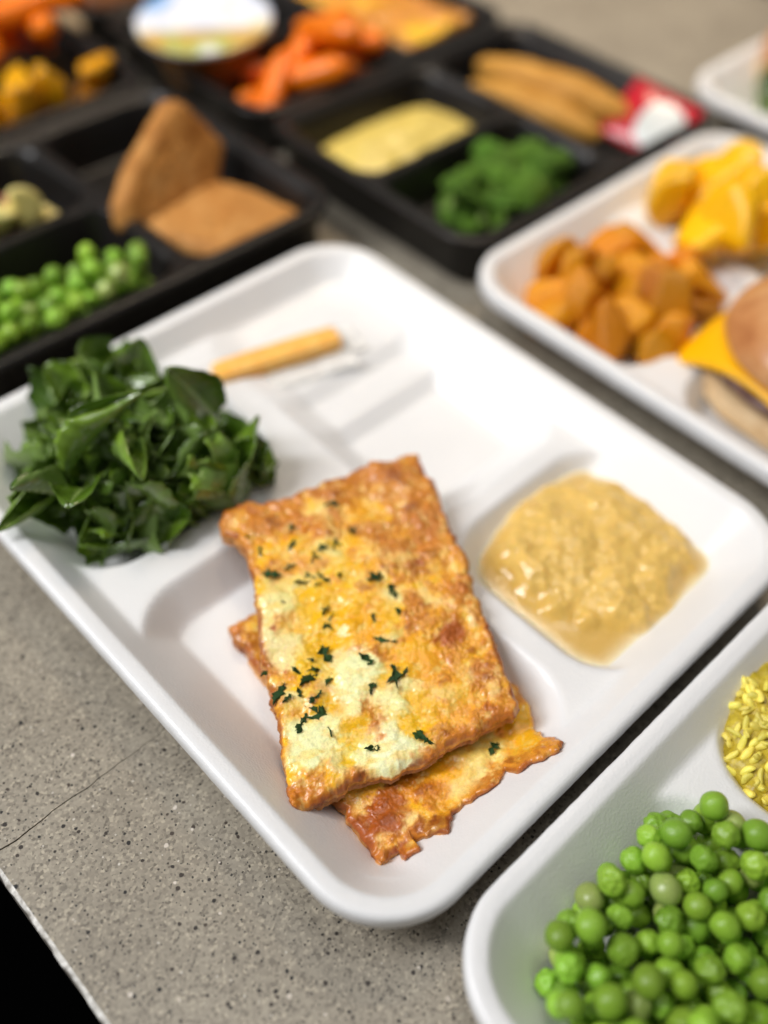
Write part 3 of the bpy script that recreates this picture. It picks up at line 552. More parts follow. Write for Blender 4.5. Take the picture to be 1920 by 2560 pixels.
    nr = np.column_stack([np.convolve(np.concatenate([nr[-4:, i], nr[:, i], nr[:4, i]]), ker, 'valid') for i in (0, 1)])
    zb = z[rim]; rings = []; cols = []
    for q, (dz, outw) in enumerate([(0.20, 0.25), (0.42, 0.3), (0.65, 0.1), (0.85, -0.4), (1.0, -1.4)]):
        nz = fbm(np.column_stack([rp, np.full(m, dz * 6)]), 3.0, seed + 60, 3)
        rings.append(np.column_stack([rp + nr * (outw + 0.55 * nz)[:, None], zb - (thick - 1.5) * dz + 0.25 * nz]))
        cc = lin((214, 152, 78))[None] * (0.95 + 0.5 * nz)[:, None]
        bb = sstep(-0.1, 0.5, fbm(np.column_stack([rp, np.full(m, q * 1.0)]), 5.0, seed + 66, 3) + 0.15 * (q < 2))[:, None] * 0.85
        cols.append(cc * (1 - bb) + lin((140, 70, 26)) * bb)
    off = len(V); ntop = len(V); V = np.concatenate([V] + rings + [V - np.array([0, 0, thick])])
    rgh = np.concatenate([rgh, np.full(m * 5 + ntop, .5)])
    c = np.concatenate([c] + cols + [np.tile(lin((190, 130, 70)), (ntop, 1))])
    F = [grid_faces(ns, nt_)]
    prev = rim
    for q in range(5):
        cur = off + q * m + np.arange(m)
        F.append(np.stack([prev, np.roll(prev, -1), np.roll(cur, -1), cur], -1)[:, ::-1]); prev = cur
    F.append(grid_faces(ns, nt_, off + 5 * m)[:, ::-1])
    me = make_mesh('bread', V, np.concatenate(F), [M_BREAD], np.clip(c, 0.002, 0.92), alpha=rgh)
    root = bpy.data.objects.new('cheese_flatbread', None); COL.objects.link(root)
    loc = Vector((ctr[0] * .001, ctr[1] * .001, (plane[0] * 1000 + plane[1] * ctr[0] + plane[2] * ctr[1] - thick) * .001))
    root.location = loc; tag(root, label, 'flatbread', group)
    o = link('bread', me, root); o.matrix_parent_inverse = Matrix.Translation(-loc)
    # parsley, pressed into the cheese
    g2 = P
    for (fx, fy, fs) in flakes:
        fs = fs * (1.35 if fs < 3.6 else 1.05)
        k = int(np.argmin((P[:, 0] - fx) ** 2 + (P[:, 1] - fy) ** 2))
        f = link('parsley_flake', random.choice(FLAKES), root, (fx * .001, fy * .001, (z[k] + 0.55) * .001),
                 (random.uniform(-.25, .25), random.uniform(-.25, .25), random.uniform(0, 6.28)), (fs * .0012, fs * .0010, max(fs, 2.0) * .001))
        f.matrix_parent_inverse = Matrix.Translation(-loc)
    return root

def flake_mesh(seed):
    """a torn, curled scrap of dried leaf, about one unit long"""
    rng = np.random.default_rng(seed); na, nb = 7, 12
    a = np.linspace(-1, 1, na)[:, None]; b = np.linspace(0, 1, nb)[None]
    wdt = 0.10 + 0.22 * np.sin(np.pi * np.clip(b * 0.95 + 0.03, 0, 1)) * (0.6 + 0.5 * np.sin(b * rng.uniform(9, 16) + rng.uniform(0, 6)))
    if seed % 3 == 0: wdt = wdt * np.where(b < 0.4, 0.25, 1.1)
    wdt = wdt * (0.85 + 0.40 * rng.standard_normal((1, nb)))
    x = (b - 0.5) + 0.06 * np.sin(a * 3 + rng.uniform(0, 6)) + 0.03 * rng.standard_normal((na, nb))
    y = a * np.abs(wdt) + 0.16 * np.sin(b * 3.0 + rng.uniform(0, 6))
    z = 0.10 * np.sin(b * 5 + rng.uniform(0, 6)) + 0.12 * a * a * rng.uniform(-1, 1.4) + 0.04 * rng.standard_normal((na, nb))
    Vt = np.stack([x + 0 * a, y, z], -1).reshape(-1, 3); Vb = Vt - np.array([0, 0, 0.03])
    F = np.concatenate([grid_faces(na, nb), grid_faces(na, nb, na * nb)[:, ::-1]])
    idx = np.arange(na * nb).reshape(na, nb); rim = np.concatenate([idx[:, 0], idx[-1, 1:], idx[-2::-1, -1], idx[0, -2:0:-1]])
    F = np.concatenate([F, np.stack([rim, rim + na * nb, np.roll(rim, -1) + na * nb, np.roll(rim, -1)], -1)])
    return make_mesh('parsley_flake', np.concatenate([Vt, Vb]), F, [M_PARSLEY], mm=False)
M_BREAD.node_tree.nodes['Principled BSDF'].inputs['Coat Weight'].default_value = 0.2
M_BREAD.node_tree.nodes['Principled BSDF'].inputs['Coat Roughness'].default_value = 0.14
FLAKES = [flake_mesh(s) for s in range(9)]

GF = 'cheese flatbreads in the white tray'
B2L = B2_left[::1]
flatbread('lower cheese flatbread, browned, lying flat under the other one', B2_bottom[::-1], B2_right[::-1], B2_top, B2L, (0.0115, 0, 0), B2_blobs, 8.0, 211, 190, 260, GF, 0.8, B2_flakes, T1)
flatbread('upper cheese flatbread sprinkled with parsley, leaning on the tray ridge', B1_bottom[::-1], B1_right[::-1], B1_top, B1_left, PL1, B1_blobs, 5.4, 101, 230, 330, GF, 1.0, B1_flakes, T1)

# ------------------------------------------------------------------ applesauce
def poly_sdf(X, Y, P):
    P = np.asarray(P, float); d = np.full(X.shape, 1e9); ins = np.zeros(X.shape, bool)
    for i in range(len(P)):
        a, b = P[i], P[(i + 1) % len(P)]; e = b - a
        t = np.clip(((X - a[0]) * e[0] + (Y - a[1]) * e[1]) / (e @ e), 0, 1)
        d = np.minimum(d, np.hypot(X - a[0] - t * e[0], Y - a[1] - t * e[1]))
        c = ((a[1] > Y) != (b[1] > Y)) & (X < (b[0] - a[0]) * (Y - a[1]) / (b[1] - a[1] + 1e-12) + a[0])
        ins ^= c
    return np.where(ins, d, -d)

def sauce(name, label, P, zlev, dome, seed, mat, cat, group=None, lump=1.0, juice=9.0, step=0.6, mound=None, under=None):
    P = np.asarray(P, float)
    for _ in range(3): P = np.concatenate([np.stack([.75 * P + .25 * np.roll(P, -1, 0), .25 * P + .75 * np.roll(P, -1, 0)], 1).reshape(-1, 2)])
    lo = P.min(0) - 3; hi = P.max(0) + 3
    nx, ny_ = int((hi[0] - lo[0]) / step), int((hi[1] - lo[1]) / step)
    X, Y = np.meshgrid(np.linspace(lo[0], hi[0], nx), np.linspace(lo[1], hi[1], ny_), indexing='ij')
    q = np.column_stack([X.ravel(), Y.ravel()])
    di = poly_sdf(X, Y, P).ravel() + 1.2 + 0.8 * fbm(q, 8, seed + 1, 2)
    body = sstep(juice * 0.45, juice * 1.6, di)
    if mound is not None:
        mr_ = np.hypot((q[:, 0] - mound[0]) / mound[2], (q[:, 1] - mound[1]) / mound[3]) + 0.10 * fbm(q, 13, seed + 2, 2)
        body = sstep(1.0, 0.78, mr_) if False else 1 - sstep(0.74, 1.02, mr_)
    l1 = fbm(q, 11, seed, 3); l2 = fbm(q * np.array([1.0, 0.8]), 3.4, seed + 4, 3); l3 = fbm(q, 1.5, seed + 8, 2)
    z = zlev - 0.9 * (1 - sstep(0, 4, di)) + np.where(di < 0, di * 2.2, 0) + body * (dome * (sstep(2, 26, di) if mound is None else np.sqrt(np.clip(1 - mr_ ** 2, 0, 1))) + lump * (1.9 * l1 + 0.32 * l2 + 0.12 * l3)) + 0.05 * l1
    V = np.column_stack([q, z]); F = grid_faces(nx, ny_)
    keep = (di.reshape(nx, ny_) > -2.5).ravel()
    F = F[keep[F].all(1)]
    used = np.unique(F); mp = np.full(len(V), -1); mp[used] = np.arange(len(used))
    ctr = np.array([P[:, 0].mean(), P[:, 1].mean(), 0]); V = V[used] - ctr
    if under is not None:
        th = V[:, 2] - under.h(V[:, 0] + ctr[0], V[:, 1] + ctr[1]); bq = body[used][:, None]
        juice_c = lin((208, 164, 66)) * (1 - np.exp(-np.clip(th, 0, 20) / 3.2))[:, None] + lin((244, 234, 200)) * np.exp(-np.clip(th, 0, 20) / 3.2)[:, None]
        pulp_c = lin((230, 192, 106)) * (1 + .09 * l2[used] + .10 * l3[used])[:, None]
        col = np.clip(juice_c * (1 - bq) + pulp_c * bq, .01, .92)
    else: col = None
    o = link(name, make_mesh(name, V, mp[F], [mat], col), None, ctr * .001)
    return tag(o, label, cat, group)
sauce('applesauce', 'pool of chunky golden applesauce in a corner compartment of the white tray', SAUCE, 11.2, 7.5, 301, M_SAUCE, 'applesauce', None, 1.0, 11.0, 0.5, (169, 57, 43, 40), T1)
sauce('fruit_mash', 'pale yellow mash filling a small black compartment behind the broccoli', [(272, 301), (366, 301), (369, 312), (368, 338), (360, 350), (284, 350), (276, 340)], 14, 6, 333, M_MASH, 'mash', None, 0.5, 4.0, 1.2)

# ------------------------------------------------------------------ piling
def pile(n, region, radius, floor, rng, tries=14, seedpts=None):
    """drop n balls one after another; each tries several spots and takes the lowest"""
    pts = [] if seedpts is None else list(seedpts); out = []
    for _ in range(n):
        r = radius(rng); best = None
        for _t in range(tries):
            x, y = region(rng)
            z = floor(x, y, r)
            for (a, b, c, q) in pts:
                d2 = (x - a) ** 2 + (y - b) ** 2; s = r + q
                if d2 < s * s * 0.91: z = max(z, c + math.sqrt(s * s * 0.91 - d2))
            if best is None or z < best[2]: best = (x, y, z, r)
        pts.append(best); out.append(best)
    return out

def floor_of(tray):
    def f(x, y, r):
        xs = x + np.array([0, r * .7, -r * .7, 0, 0]); ys_ = y + np.array([0, 0, 0, r * .7, -r * .7])
        hh = tray.h(xs, ys_)
        return float(max(hh[0] + r, (hh[1:] + r * 0.72).max()))
    return f

def ell(cx, cy, ax, ay, ang=0.0, p=0.5):
    ca, sa = math.cos(ang), math.sin(ang)
    def f(rng):
        a = rng.uniform(0, 2 * math.pi); q = rng.uniform(0, 1) ** p
        u, v = ax * q * math.cos(a), ay * q * math.sin(a)
        return cx + u * ca - v * sa, cy + u * sa + v * ca
    return f

def rand_rot(rng): return (rng.uniform(0, 6.28), rng.uniform(0, 6.28), rng.uniform(0, 6.28))

# peas
def pea_mesh(seed, wrinkle, mat):
    V, F = ICO3; rng = np.random.default_rng(seed); r = np.ones(len(V))
    if wrinkle:
        D = rng.standard_normal((rng.integers(22, 36), 3)); D /= np.linalg.norm(D, axis=1)[:, None]
        dots = V @ D.T; ang = np.arccos(np.clip(dots, -1, 1)); th = rng.uniform(0.22, 0.38, len(D))
        r = r - wrinkle * np.exp(-(ang / th) ** 2).max(1) * 1.3 + 0.02 * fbm(V, 0.5, seed, 2)
    r = r + 0.055 * fbm(V, 1.0, seed + 3, 2)
    # little scar where the pea sat in the pod
    sc = np.exp(-((1 - V[:, 2]) / 0.02)); r = r + 0.03 * sc
    W = V * r[:, None] * np.array([1, rng.uniform(0.92, 1.0), rng.uniform(0.88, 1.08)])
    return make_mesh('green_pea', W, F, [mat], mm=False)
PEAS = [pea_mesh(1, 0, M_PEA), pea_mesh(2, 0, M_PEA), pea_mesh(3, 0.14, M_PEA), pea_mesh(4, 0.18, M_PEA), pea_mesh(5, 0.12, M_PEA), pea_mesh(6, 0, M_PEA), pea_mesh(7, 0.09, M_PEA)]
PEASP = [pea_mesh(8, 0, M_PEAPALE), pea_mesh(9, 0.09, M_PEAPALE)]
def peas(n, region, tray, seed, where, group, rr, tries=14):
    rng = np.random.default_rng(seed)
    for (x, y, z, r) in pile(n, region, rr, floor_of(tray), rng, tries):
        k = int(rng.integers(len(PEAS))); pale = rng.uniform() < 0.06
        me = PEASP[rng.integers(2)] if pale else PEAS[k]
        o = link('green_pea', me, None, (x * .001, y * .001, z * .001), rand_rot(rng), (r * .001,) * 3)
        kind = 'pale yellowish pea' if pale else ('wrinkled green pea' if k in (2, 3, 4, 6) else 'smooth round green pea')
        tag(o, kind + ' ' + where, 'pea', group)
def rrect(x0, x1, y0, y1, r):
    def f(rng):
        while True:
            x, y = rng.uniform(x0, x1), rng.uniform(y0, y1)
            if rr_sdf(np.array([x]), np.array([y]), x0, x1, y0, y1, r)[0] <= 0: return x, y
    return f
peas(262, rrect(25, 109, -112, -26, 22), T2, 21, 'in the heap beside the yellow rice in the white tray', 'peas in the white tray', lambda g: g.uniform(3.7, 4.7), 18)
peas(96, ell(84, 304, 49, 16, 0, 0.55), TA, 22, 'in the blurred heap in the black tray behind the chopped greens', 'peas in the black tray', lambda g: g.uniform(4.2, 5.0))

# rice
def grain_mesh(seed):
    V, F = ICO2; rng = np.random.default_rng(seed)
    W = V * np.array([1.0, rng.uniform(.34, .44), rng.uniform(.32, .40)])
    W[:, 2] += rng.uniform(-.4, .4) * W[:, 0] ** 2
    W *= (1 + 0.10 * fbm(V, .6, seed, 2))[:, None]
    W[:, 0] = np.where(W[:, 0] > rng.uniform(.6, .85), W[:, 0] * .9, W[:, 0])
    return make_mesh('rice_grain', W, F, [M_RICE], mm=False)
GRAINS = [grain_mesh(s) for s in range(7)]
RX, RY = 165, -51
def rice_h(x, y):
    x = np.asarray(x, float); y = np.asarray(y, float)
    q = np.column_stack([np.ravel(x), np.ravel(y)])
    d = np.hypot((np.ravel(x) - RX) / 43.0, (np.ravel(y) - RY) / 52.0) + 0.05 * fbm(q, 12, 77, 2)
    return (4.0 + 19.0 * np.clip(1 - d ** 3, 0, 1) ** .5 + 1.2 * fbm(q, 5, 71, 3) - 30 * np.clip(d - 1, 0, 1)).reshape(np.shape(x))
xs, ys2 = np.meshgrid(np.linspace(RX - 45, RX + 45, 90), np.linspace(RY - 54, RY + 54, 100), indexing='ij')
mz = rice_h(xs, ys2)
mk_ = ((mz > T2.h(xs, ys2) - 5.0) & (ys2 < -13)).ravel(); fm_ = grid_faces(90, 100); fm_ = fm_[mk_[fm_].all(1)]; us_ = np.unique(fm_); mp_ = np.zeros(9000, int); mp_[us_] = np.arange(len(us_))
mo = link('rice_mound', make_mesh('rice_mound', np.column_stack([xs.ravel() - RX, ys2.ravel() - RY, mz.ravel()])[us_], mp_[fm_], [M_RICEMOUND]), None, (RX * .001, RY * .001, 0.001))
tag(mo, 'packed yellow rice under the loose grains in the white tray', 'rice', None, 'stuff')
rng = np.random.default_rng(31); cnt = 0
while cnt < 300:
    a = rng.uniform(1.75, 4.6); q = rng.uniform(0.15, 1.02) ** 0.6
    x, y = RX + 43 * q * math.cos(a), RY + 52 * q * math.sin(a)
    if x > 170 or y < -104: continue
    z = float(rice_h(np.array([x]), np.array([y]))[0] + 0.6)
    if T2.h(x, y) > z + 0.5: continue
    o = link('rice_grain', GRAINS[cnt % 7], None, (x * .001, y * .001, (z + 0.7) * .001), (rng.uniform(-.9, .9), rng.uniform(-1.0, 1.0), rng.uniform(0, 6.28)), (rng.uniform(2.5, 3.8) * .001, rng.uniform(2.6, 3.6) * .001, rng.uniform(2.6, 3.6) * .001))
    tag(o, 'soft yellow rice grain on the mound beside the green peas', 'rice', 'grains of yellow rice'); cnt += 1

# ------------------------------------------------------------------ chopped greens
def leaf_mesh(seed):
    rng = np.random.default_rng(seed); na, nb = 25, 33
    a = np.linspace(-1, 1, na)[:, None]; b = np.linspace(0, 1, nb)[None]
    Lh, Wd = rng.uniform(28, 42), rng.uniform(13, 19)
    torn = rng.uniform() < 0.6
    prof = np.sin(np.pi * np.clip(b * 0.86 + (0.14 if torn else 0.02), 0, 1)) ** 0.6
    g = np.column_stack([np.broadcast_to(np.sign(a) * 5, (na, nb)).ravel(), np.broadcast_to(b * 6, (na, nb)).ravel()])
    edge = 1 + 0.14 * fbm(g, 1.2, seed, 2).reshape(na, nb)
    w_ = Wd * prof * edge
    curl = rng.uniform(0.7, 2.6) * (1 if rng.uniform() < .75 else -1); th = a * curl
    y = w_ * np.sin(th) / max(abs(curl), .3) * 1.0; zz = w_ * (1 - np.cos(th)) / max(abs(curl), .3)
    ph = rng.uniform(0, 6); fr = rng.uniform(6, 12)
    zz = zz + np.abs(a) ** 2.2 * 2.6 * np.sin(b * fr + ph + (a > 0) * 1.7) + 1.0 * np.abs(a) ** 1.2 * np.sin(b * fr * 0.6 + 2 * a + ph)
    bend = rng.uniform(-0.4, 2.4); tb = b * bend
    X = Lh * np.sin(tb) / max(abs(bend), .2) if abs(bend) > .2 else Lh * b
    Zb = Lh * (1 - np.cos(tb)) / max(abs(bend), .2) if abs(bend) > .2 else 0 * b
    nx, nz = -np.sin(tb), np.cos(tb)
    P = np.stack([np.broadcast_to(X, (na, nb)) + nx * zz, y + 0 * b, -np.broadcast_to(Zb, (na, nb)) + nz * zz * 1.0], -1)
    # veins and blistering
    vein = np.abs(((b * 7 + np.abs(a) * 2.2) % 1) - 0.5); vm = (1 - sstep(0.0, 0.10, vein)) * (np.abs(a) > .1)
    P[..., 2] += 0.5 * sstep(0.05, .4, vein)
    rib = 1 - sstep(0.05, 0.15, np.abs(a) * (1 + 0.6 * b)); P[..., 2] -= rib * 0.7
    P = P.reshape(-1, 3); P[:, 0] -= Lh * 0.45
    pale = rng.uniform(0, 1)
    top_c = lin((48, 78, 10)) * (1 - .8 * pale) + lin((124, 156, 50)) * .8 * pale
    und_c = lin((112, 140, 66)) * (0.8 + .3 * pale)
    gg = fbm(P, 7, seed + 3, 3)
    ct = top_c[None] * (1 + 0.3 * gg[:, None])
    mk = np.clip(rib.__add__(0 * a) + 0 * b, 0, 1); mk = np.broadcast_to(mk, (na, nb)).ravel()[:, None]
    vk = np.broadcast_to(vm, (na, nb)).ravel()[:, None] * .35
    ct = ct * (1 - vk) + lin((96, 132, 60)) * vk; ct = ct * (1 - .8 * mk) + lin((150, 174, 100)) * .8 * mk
    cu = und_c[None] * (1 + 0.2 * gg[:, None]); cu = cu * (1 - .8 * mk) + lin((160, 180, 112)) * .8 * mk
    Vb = P - np.array([0, 0, 0.45])
    F = np.concatenate([grid_faces(na, nb), grid_faces(na, nb, na * nb)[:, ::-1]])
    idx = np.arange(na * nb).reshape(na, nb); rim = np.concatenate([idx[:, 0], idx[-1, 1:], idx[-2::-1, -1], idx[0, -2:0:-1]])
    F = np.concatenate([F, np.stack([rim, rim + na * nb, np.roll(rim, -1) + na * nb, np.roll(rim, -1)], -1)])
    LEAFV.append(P[::3].copy()); LEAFPALE.append(pale)
    return make_mesh('leaf_piece', np.concatenate([P, Vb]), F, [M_LEAF], np.clip(np.concatenate([ct, cu]), .001, .9))
M_LEAF.node_tree.nodes['Principled BSDF'].inputs['Coat Weight'].default_value = 0.35
M_LEAF.node_tree.nodes['Principled BSDF'].inputs['Coat Roughness'].default_value = 0.16
LEAVES = []; LEAFV = []; LEAFPALE = []
for s_ in range(22): LEAVES.append(leaf_mesh(500 + s_))
def greens(n, cx, cy, ax, ay, zmax, seed, tray, lab, group, scl=1.0, box=None):
    rng = np.random.default_rng(seed); k = 0; guard = 0
    while k < n and guard < n * 40:
        guard += 1
        a = rng.uniform(0, 6.28); q = rng.uniform(0, 1) ** 0.5
        x, y = cx + ax * q * math.cos(a), cy + ay * q * math.sin(a); h0 = float(tray.h(x, y))
        dome = h0 + 3 + (zmax - 8) * math.sqrt(max(0, 1 - q * q * .92))
        z = h0 + 4 + (dome - h0 - 2) * rng.uniform(0.1, 1) ** 0.6
        rot = Euler((rng.uniform(-1.3, 1.3), rng.uniform(-1.2, 1.2), rng.uniform(0, 6.28)), 'XYZ')
        s_ = scl * rng.uniform(0.66, 1.05); li = int(rng.integers(len(LEAVES)))
        W = LEAFV[li] @ np.array(rot.to_matrix()).T * s_ + np.array([x, y, z])
        low = W[:, 2] < tray.h(W[:, 0], W[:, 1]) - 0.5
        if low.mean() > 0.06: continue
        if box is not None and (W[:, 0].min() < box[0] or W[:, 0].max() > box[1] or W[:, 1].min() < box[2] or W[:, 1].max() > box[3]): continue
        if tray is T1 and (((W[:, 0] > 97) & (W[:, 1] > 196) & (W[:, 2] > 27)).any() or ((W[:, 0] > 106) & (W[:, 1] > 210)).any()): continue
        o = link('leaf_piece', LEAVES[li], None, (x * .001, y * .001, z * .001), rot, (s_,) * 3)
        tag(o, ('pale curled' if LEAFPALE[li] > .6 else 'dark curled') + ' ' + lab, 'leaf', group); k += 1
greens(165, 67, 209, 49, 46, 38, 44, T1, 'green leaf piece in the salad heap behind the flatbreads', 'chopped greens in the white tray', 1.0, (-4, 123, 157, 262))
o = link('leaf_piece', LEAVES[4], None, (0.1025, 0.228, 0.024), (0.0, -1.35, 0.75), (.5, .17, .17)); tag(o, 'pointed green leaf standing up beside the wrapped orange cheese stick', 'leaf', 'chopped greens in the white tray')

# ------------------------------------------------------------------ wrapped cheese stick
def super_box(sx, sy, sz, e=0.35, sub=None, nz=0.0, seed=0):
    V, F = sub or ICO4
    W = np.sign(V) * np.abs(V) ** e
    W = W / np.maximum(np.abs(W).max(1) ** 0.0, 1e-6)[:, None]
    W = W * np.array([sx, sy, sz]) / 2
    if nz: W = W + V * (nz * fbm(W, min(sx, sy, sz) * .6, seed, 3))[:, None]
    return W, F
cs = bpy.data.objects.new('cheese_stick', None); COL.objects.link(cs)
cs.location = (0.145, 0.2205, 0.0137); cs.rotation_euler = (0.0, 0.0, math.radians(-15))
tag(cs, 'orange cheese stick in a clear crimped wrapper at the back of the white tray', 'cheese stick')
Wv, Fv = super_box(60, 11, 7.5, .16, nz=.25, seed=3)
link('cheese', make_mesh('cheese', Wv + np.array([0, 0, 4.6]), Fv, [M_CHEESE]), cs)
nu, nv = 70, 40
u = np.linspace(-1, 1, nu)[:, None]; v = np.linspace(0, 2 * np.pi, nv, endpoint=False)[None]
xx = u * 43 - 3 + 0 * v; env = 1 - sstep(.70, .84, np.abs(u)); wr = noise(np.column_stack([(u * 30 + 0 * v).ravel(), (0 * u + v * 4).ravel()]), 2.5, 5).reshape(nu, nv)
yy = (6.4 * env + 9.0 * (1 - env)) * np.sign(np.cos(v)) * np.abs(np.cos(v)) ** .6 + wr * .5
zz = 4.6 * env + 2.5 * (1 - env) + (4.6 * env + .35 * (1 - env)) * np.sign(np.sin(v)) * np.abs(np.sin(v)) ** .6 + wr * .35 
Vw = np.stack([xx, yy, zz], -1).reshape(-1, 3)
i, j = np.meshgrid(np.arange(nu - 1), np.arange(nv), indexing='ij'); j2 = (j + 1) % nv
Fw = np.stack([i * nv + j, (i + 1) * nv + j, (i + 1) * nv + j2, i * nv + j2], -1).reshape(-1, 4)
link('wrapper', make_mesh('wrapper', Vw, Fw, [M_FILM, M_MILKY], fmat=(np.abs(Vw[Fw, 0].mean(1) + 3) > 33).astype(int)), cs)
uu, vv = np.meshgrid(np.linspace(-42, 34, 60), np.linspace(0, 1, 8), indexing='ij')
fin = np.column_stack([uu.ravel(), (5.8 + 6.0 * vv).ravel(), (2.6 - 1.2 * vv + .6 * noise(np.column_stack([uu.ravel(), vv.ravel() * 4]), 6, 18).reshape(uu.shape)).ravel()])
so = link('wrapper_edge', make_mesh('wrapper_edge', fin, grid_faces(60, 8), [M_MILKY]), cs); md = so.modifiers.new('thickness', 'SOLIDIFY'); md.thickness = .0003
uu, vv = np.meshgrid(np.linspace(-42, 34, 60), np.linspace(0, 1, 10), indexing='ij')
fin = np.column_stack([uu.ravel(), (-5.6 - 11.0 * vv).ravel(), (1.3 - 0.2 * vv + .5 * noise(np.column_stack([uu.ravel(), vv.ravel() * 4]), 5, 8).reshape(uu.shape)).ravel()])
so = link('wrapper_seam', make_mesh('wrapper_seam', fin, grid_faces(60, 10), [M_MILKY]), cs)
md = so.modifiers.new('thickness', 'SOLIDIFY'); md.thickness = .0003

# ------------------------------------------------------------------ faceted chunks: potatoes, fruit, apple, carrots
def chunk_mesh(name, seed, dims, nplanes, mat, k=10.0, nz=0.03, mat2=None, skin=None):
    """rounded convex lump cut by random planes, about one unit across"""
    V, F = ICO3; rng = np.random.default_rng(seed)
    D = rng.standard_normal((nplanes, 3)); D /= np.linalg.norm(D, axis=1)[:, None]; h = rng.uniform(.32, .5, nplanes)
    q = np.clip(V @ D.T, .05, None) / h
    r = 1 / (np.sum(q ** k, axis=1) ** (1 / k))
    r = np.minimum(r, .75) * (1 + nz * fbm(V, .5, seed, 3))
    W = V * r[:, None] * np.array(dims)
    fm = None
    mats = [mat]
    if mat2 is not None:
        c = W[F].mean(1); fm = (c @ D[0] > 0.30).astype(int); mats.append(mat2)
    return make_mesh(name, W, F, mats, fmat=fm, mm=False)

def chunks(name, n, region, tray, seed, size, meshes, label, cat, group, rfac=.40):
    rng = np.random.default_rng(seed)
    for (x, y, z, r) in pile(n, region, lambda g: g.uniform(*size) * rfac, floor_of(tray), rng, 10):
        s = r / rfac
        o = link(name, meshes[rng.integers(len(meshes))], None, (x * .001, y * .001, z * .001), rand_rot(rng), (s * .001,) * 3)
        tag(o, label, cat, group)
POT = [chunk_mesh('potato_chunk', 600 + s, (1.3, .85, .75), 12, M_POTATO, 9) for s in range(7)]
chunks('potato_chunk', 36, ell(298, 144, 45, 37, 0, .6), T3, 51, (17, 23), POT, 'roasted orange brown potato chunk in the white tray beside the cheeseburger', 'potato', 'roasted potatoes in the white tray', .34)
MAN = [chunk_mesh('fruit_chunk', 640 + s, (1.15, .9, .75), 12, M_MANGO, 9) for s in range(6)]
chunks('fruit_chunk', 15, ell(390, 146, 42, 30, 0, .6), T3, 52, (25, 33), MAN, 'bright yellow fruit chunk in the white tray behind the potatoes', 'fruit', 'yellow fruit in the white tray', .34)
GLD = [chunk_mesh('fruit_chunk', 660 + s, (1.1, .9, .75), 13, M_GOLDFRUIT, 16) for s in range(5)]
chunks('fruit_chunk', 10, ell(186, 473, 44, 14, 0, .6), TB, 53, (22, 28), GLD, 'amber fruit chunk in the far black tray behind the toast', 'fruit', 'amber fruit in the black tray', .36)
APP = [chunk_mesh('apple_chunk', 680 + s, (1.1, .9, .8), 12, M_APPLE, 16, .03, M_APPLESKIN) for s in range(5)]
chunks('apple_chunk', 12, ell(96, 378, 28, 14, 0, .6), TA, 57, (16, 22), APP, 'pale apple chunk with red skin in the black tray by the toast', 'apple', 'diced apple in the black tray', .36)
def carrot_mesh(seed):
    V, F = ICO3; rng = np.random.default_rng(seed)
    W = np.sign(V) * np.abs(V) ** np.array([.55, .9, .9]) * np.array([.5, .165, .165])
    W[:, 1:] *= (1 - .22 * (W[:, :1] + .5)) * (1 + .05 * fbm(V, .5, seed, 2))[:, None]
    W[:, 2] += .08 * rng.uniform(-1, 1) * (W[:, 0] * 2) ** 2
    return make_mesh('carrot', W, F, [M_CARROT], mm=False)
CAR = [carrot_mesh(s) for s in range(4)]
def carrots(n, cx, cy, ax, ay, tray, seed, label, group, zt):
    rng = np.random.default_rng(seed)
    for (x, y, z, r) in pile(n, ell(cx, cy, ax, ay), lambda g: g.uniform(9.0, 11), floor_of(tray), rng, 8):
        o = link('carrot', CAR[rng.integers(4)], None, (x * .001, y * .001, z * .001), (rng.uniform(-.3, .3), rng.uniform(-.5, .5), rng.uniform(0, 6.28)), (r * 5.6 * .001,) * 3)
        tag(o, label, 'carrot', group)
carrots(13, 322, 406, 36, 16, TD, 61, 'orange baby carrot in the black tray in front of the foil lidded cup', 'carrots in front of the cup', 0)
carrots(13, 188, 541, 42, 14, TB, 62, 'orange baby carrot in the black tray behind the amber fruit', 'carrots behind the amber fruit', 0)

# ------------------------------------------------------------------ broccoli
def broc_head(seed):
    V, F = ICO4; rng = np.random.default_rng(seed)
    D = rng.standard_normal((70, 3)); D[:, 2] = np.abs(D[:, 2]) * .9 + .05; D /= np.linalg.norm(D, axis=1)[:, None]
    ang = np.arccos(np.clip(V @ D.T, -1, 1)); b = np.exp(-(ang / .2) ** 2).max(1)
    r = .40 + .15 * b + .03 * fbm(V, .18, seed, 2)
    W = V * r[:, None]; W[:, 2] = np.where(W[:, 2] < 0, W[:, 2] * .35, W[:, 2] * .9); W[:, 2] += .12
    return make_mesh('head', W, F, [M_BROC], mm=False)
def broc_stem(seed):
    n = 14; zs = np.linspace(-.36, .22, 9); th = np.linspace(0, 2 * np.pi, n, endpoint=False)
    rr = np.interp(zs, [-.36, -.1, .22], [.10, .11, .24])
    V = np.concatenate([np.column_stack([r * np.cos(th) * (1 + .1 * np.sin(3 * th + seed)), r * np.sin(th), np.full(n, z)]) for z, r in zip(zs, rr)] + [np.array([[0, 0, -.36], [0, 0, .22]])])
    i, j = np.meshgrid(np.arange(8), np.arange(n), indexing='ij'); j2 = (j + 1) % n
    F = np.stack([i * n + j, i * n + j2, (i + 1) * n + j2, (i + 1) * n + j], -1).reshape(-1, 4)
    a = np.arange(n); T = np.concatenate([np.stack([np.roll(a, -1), a, np.full(n, 9 * n)], -1), np.stack([8 * n + a, 8 * n + np.roll(a, -1), np.full(n, 9 * n + 1)], -1)])
    return make_mesh('stem', V, [F, T], [M_BROCSTEM], mm=False)
BH = [broc_head(s) for s in range(4)]; BS = [broc_stem(s) for s in range(2)]
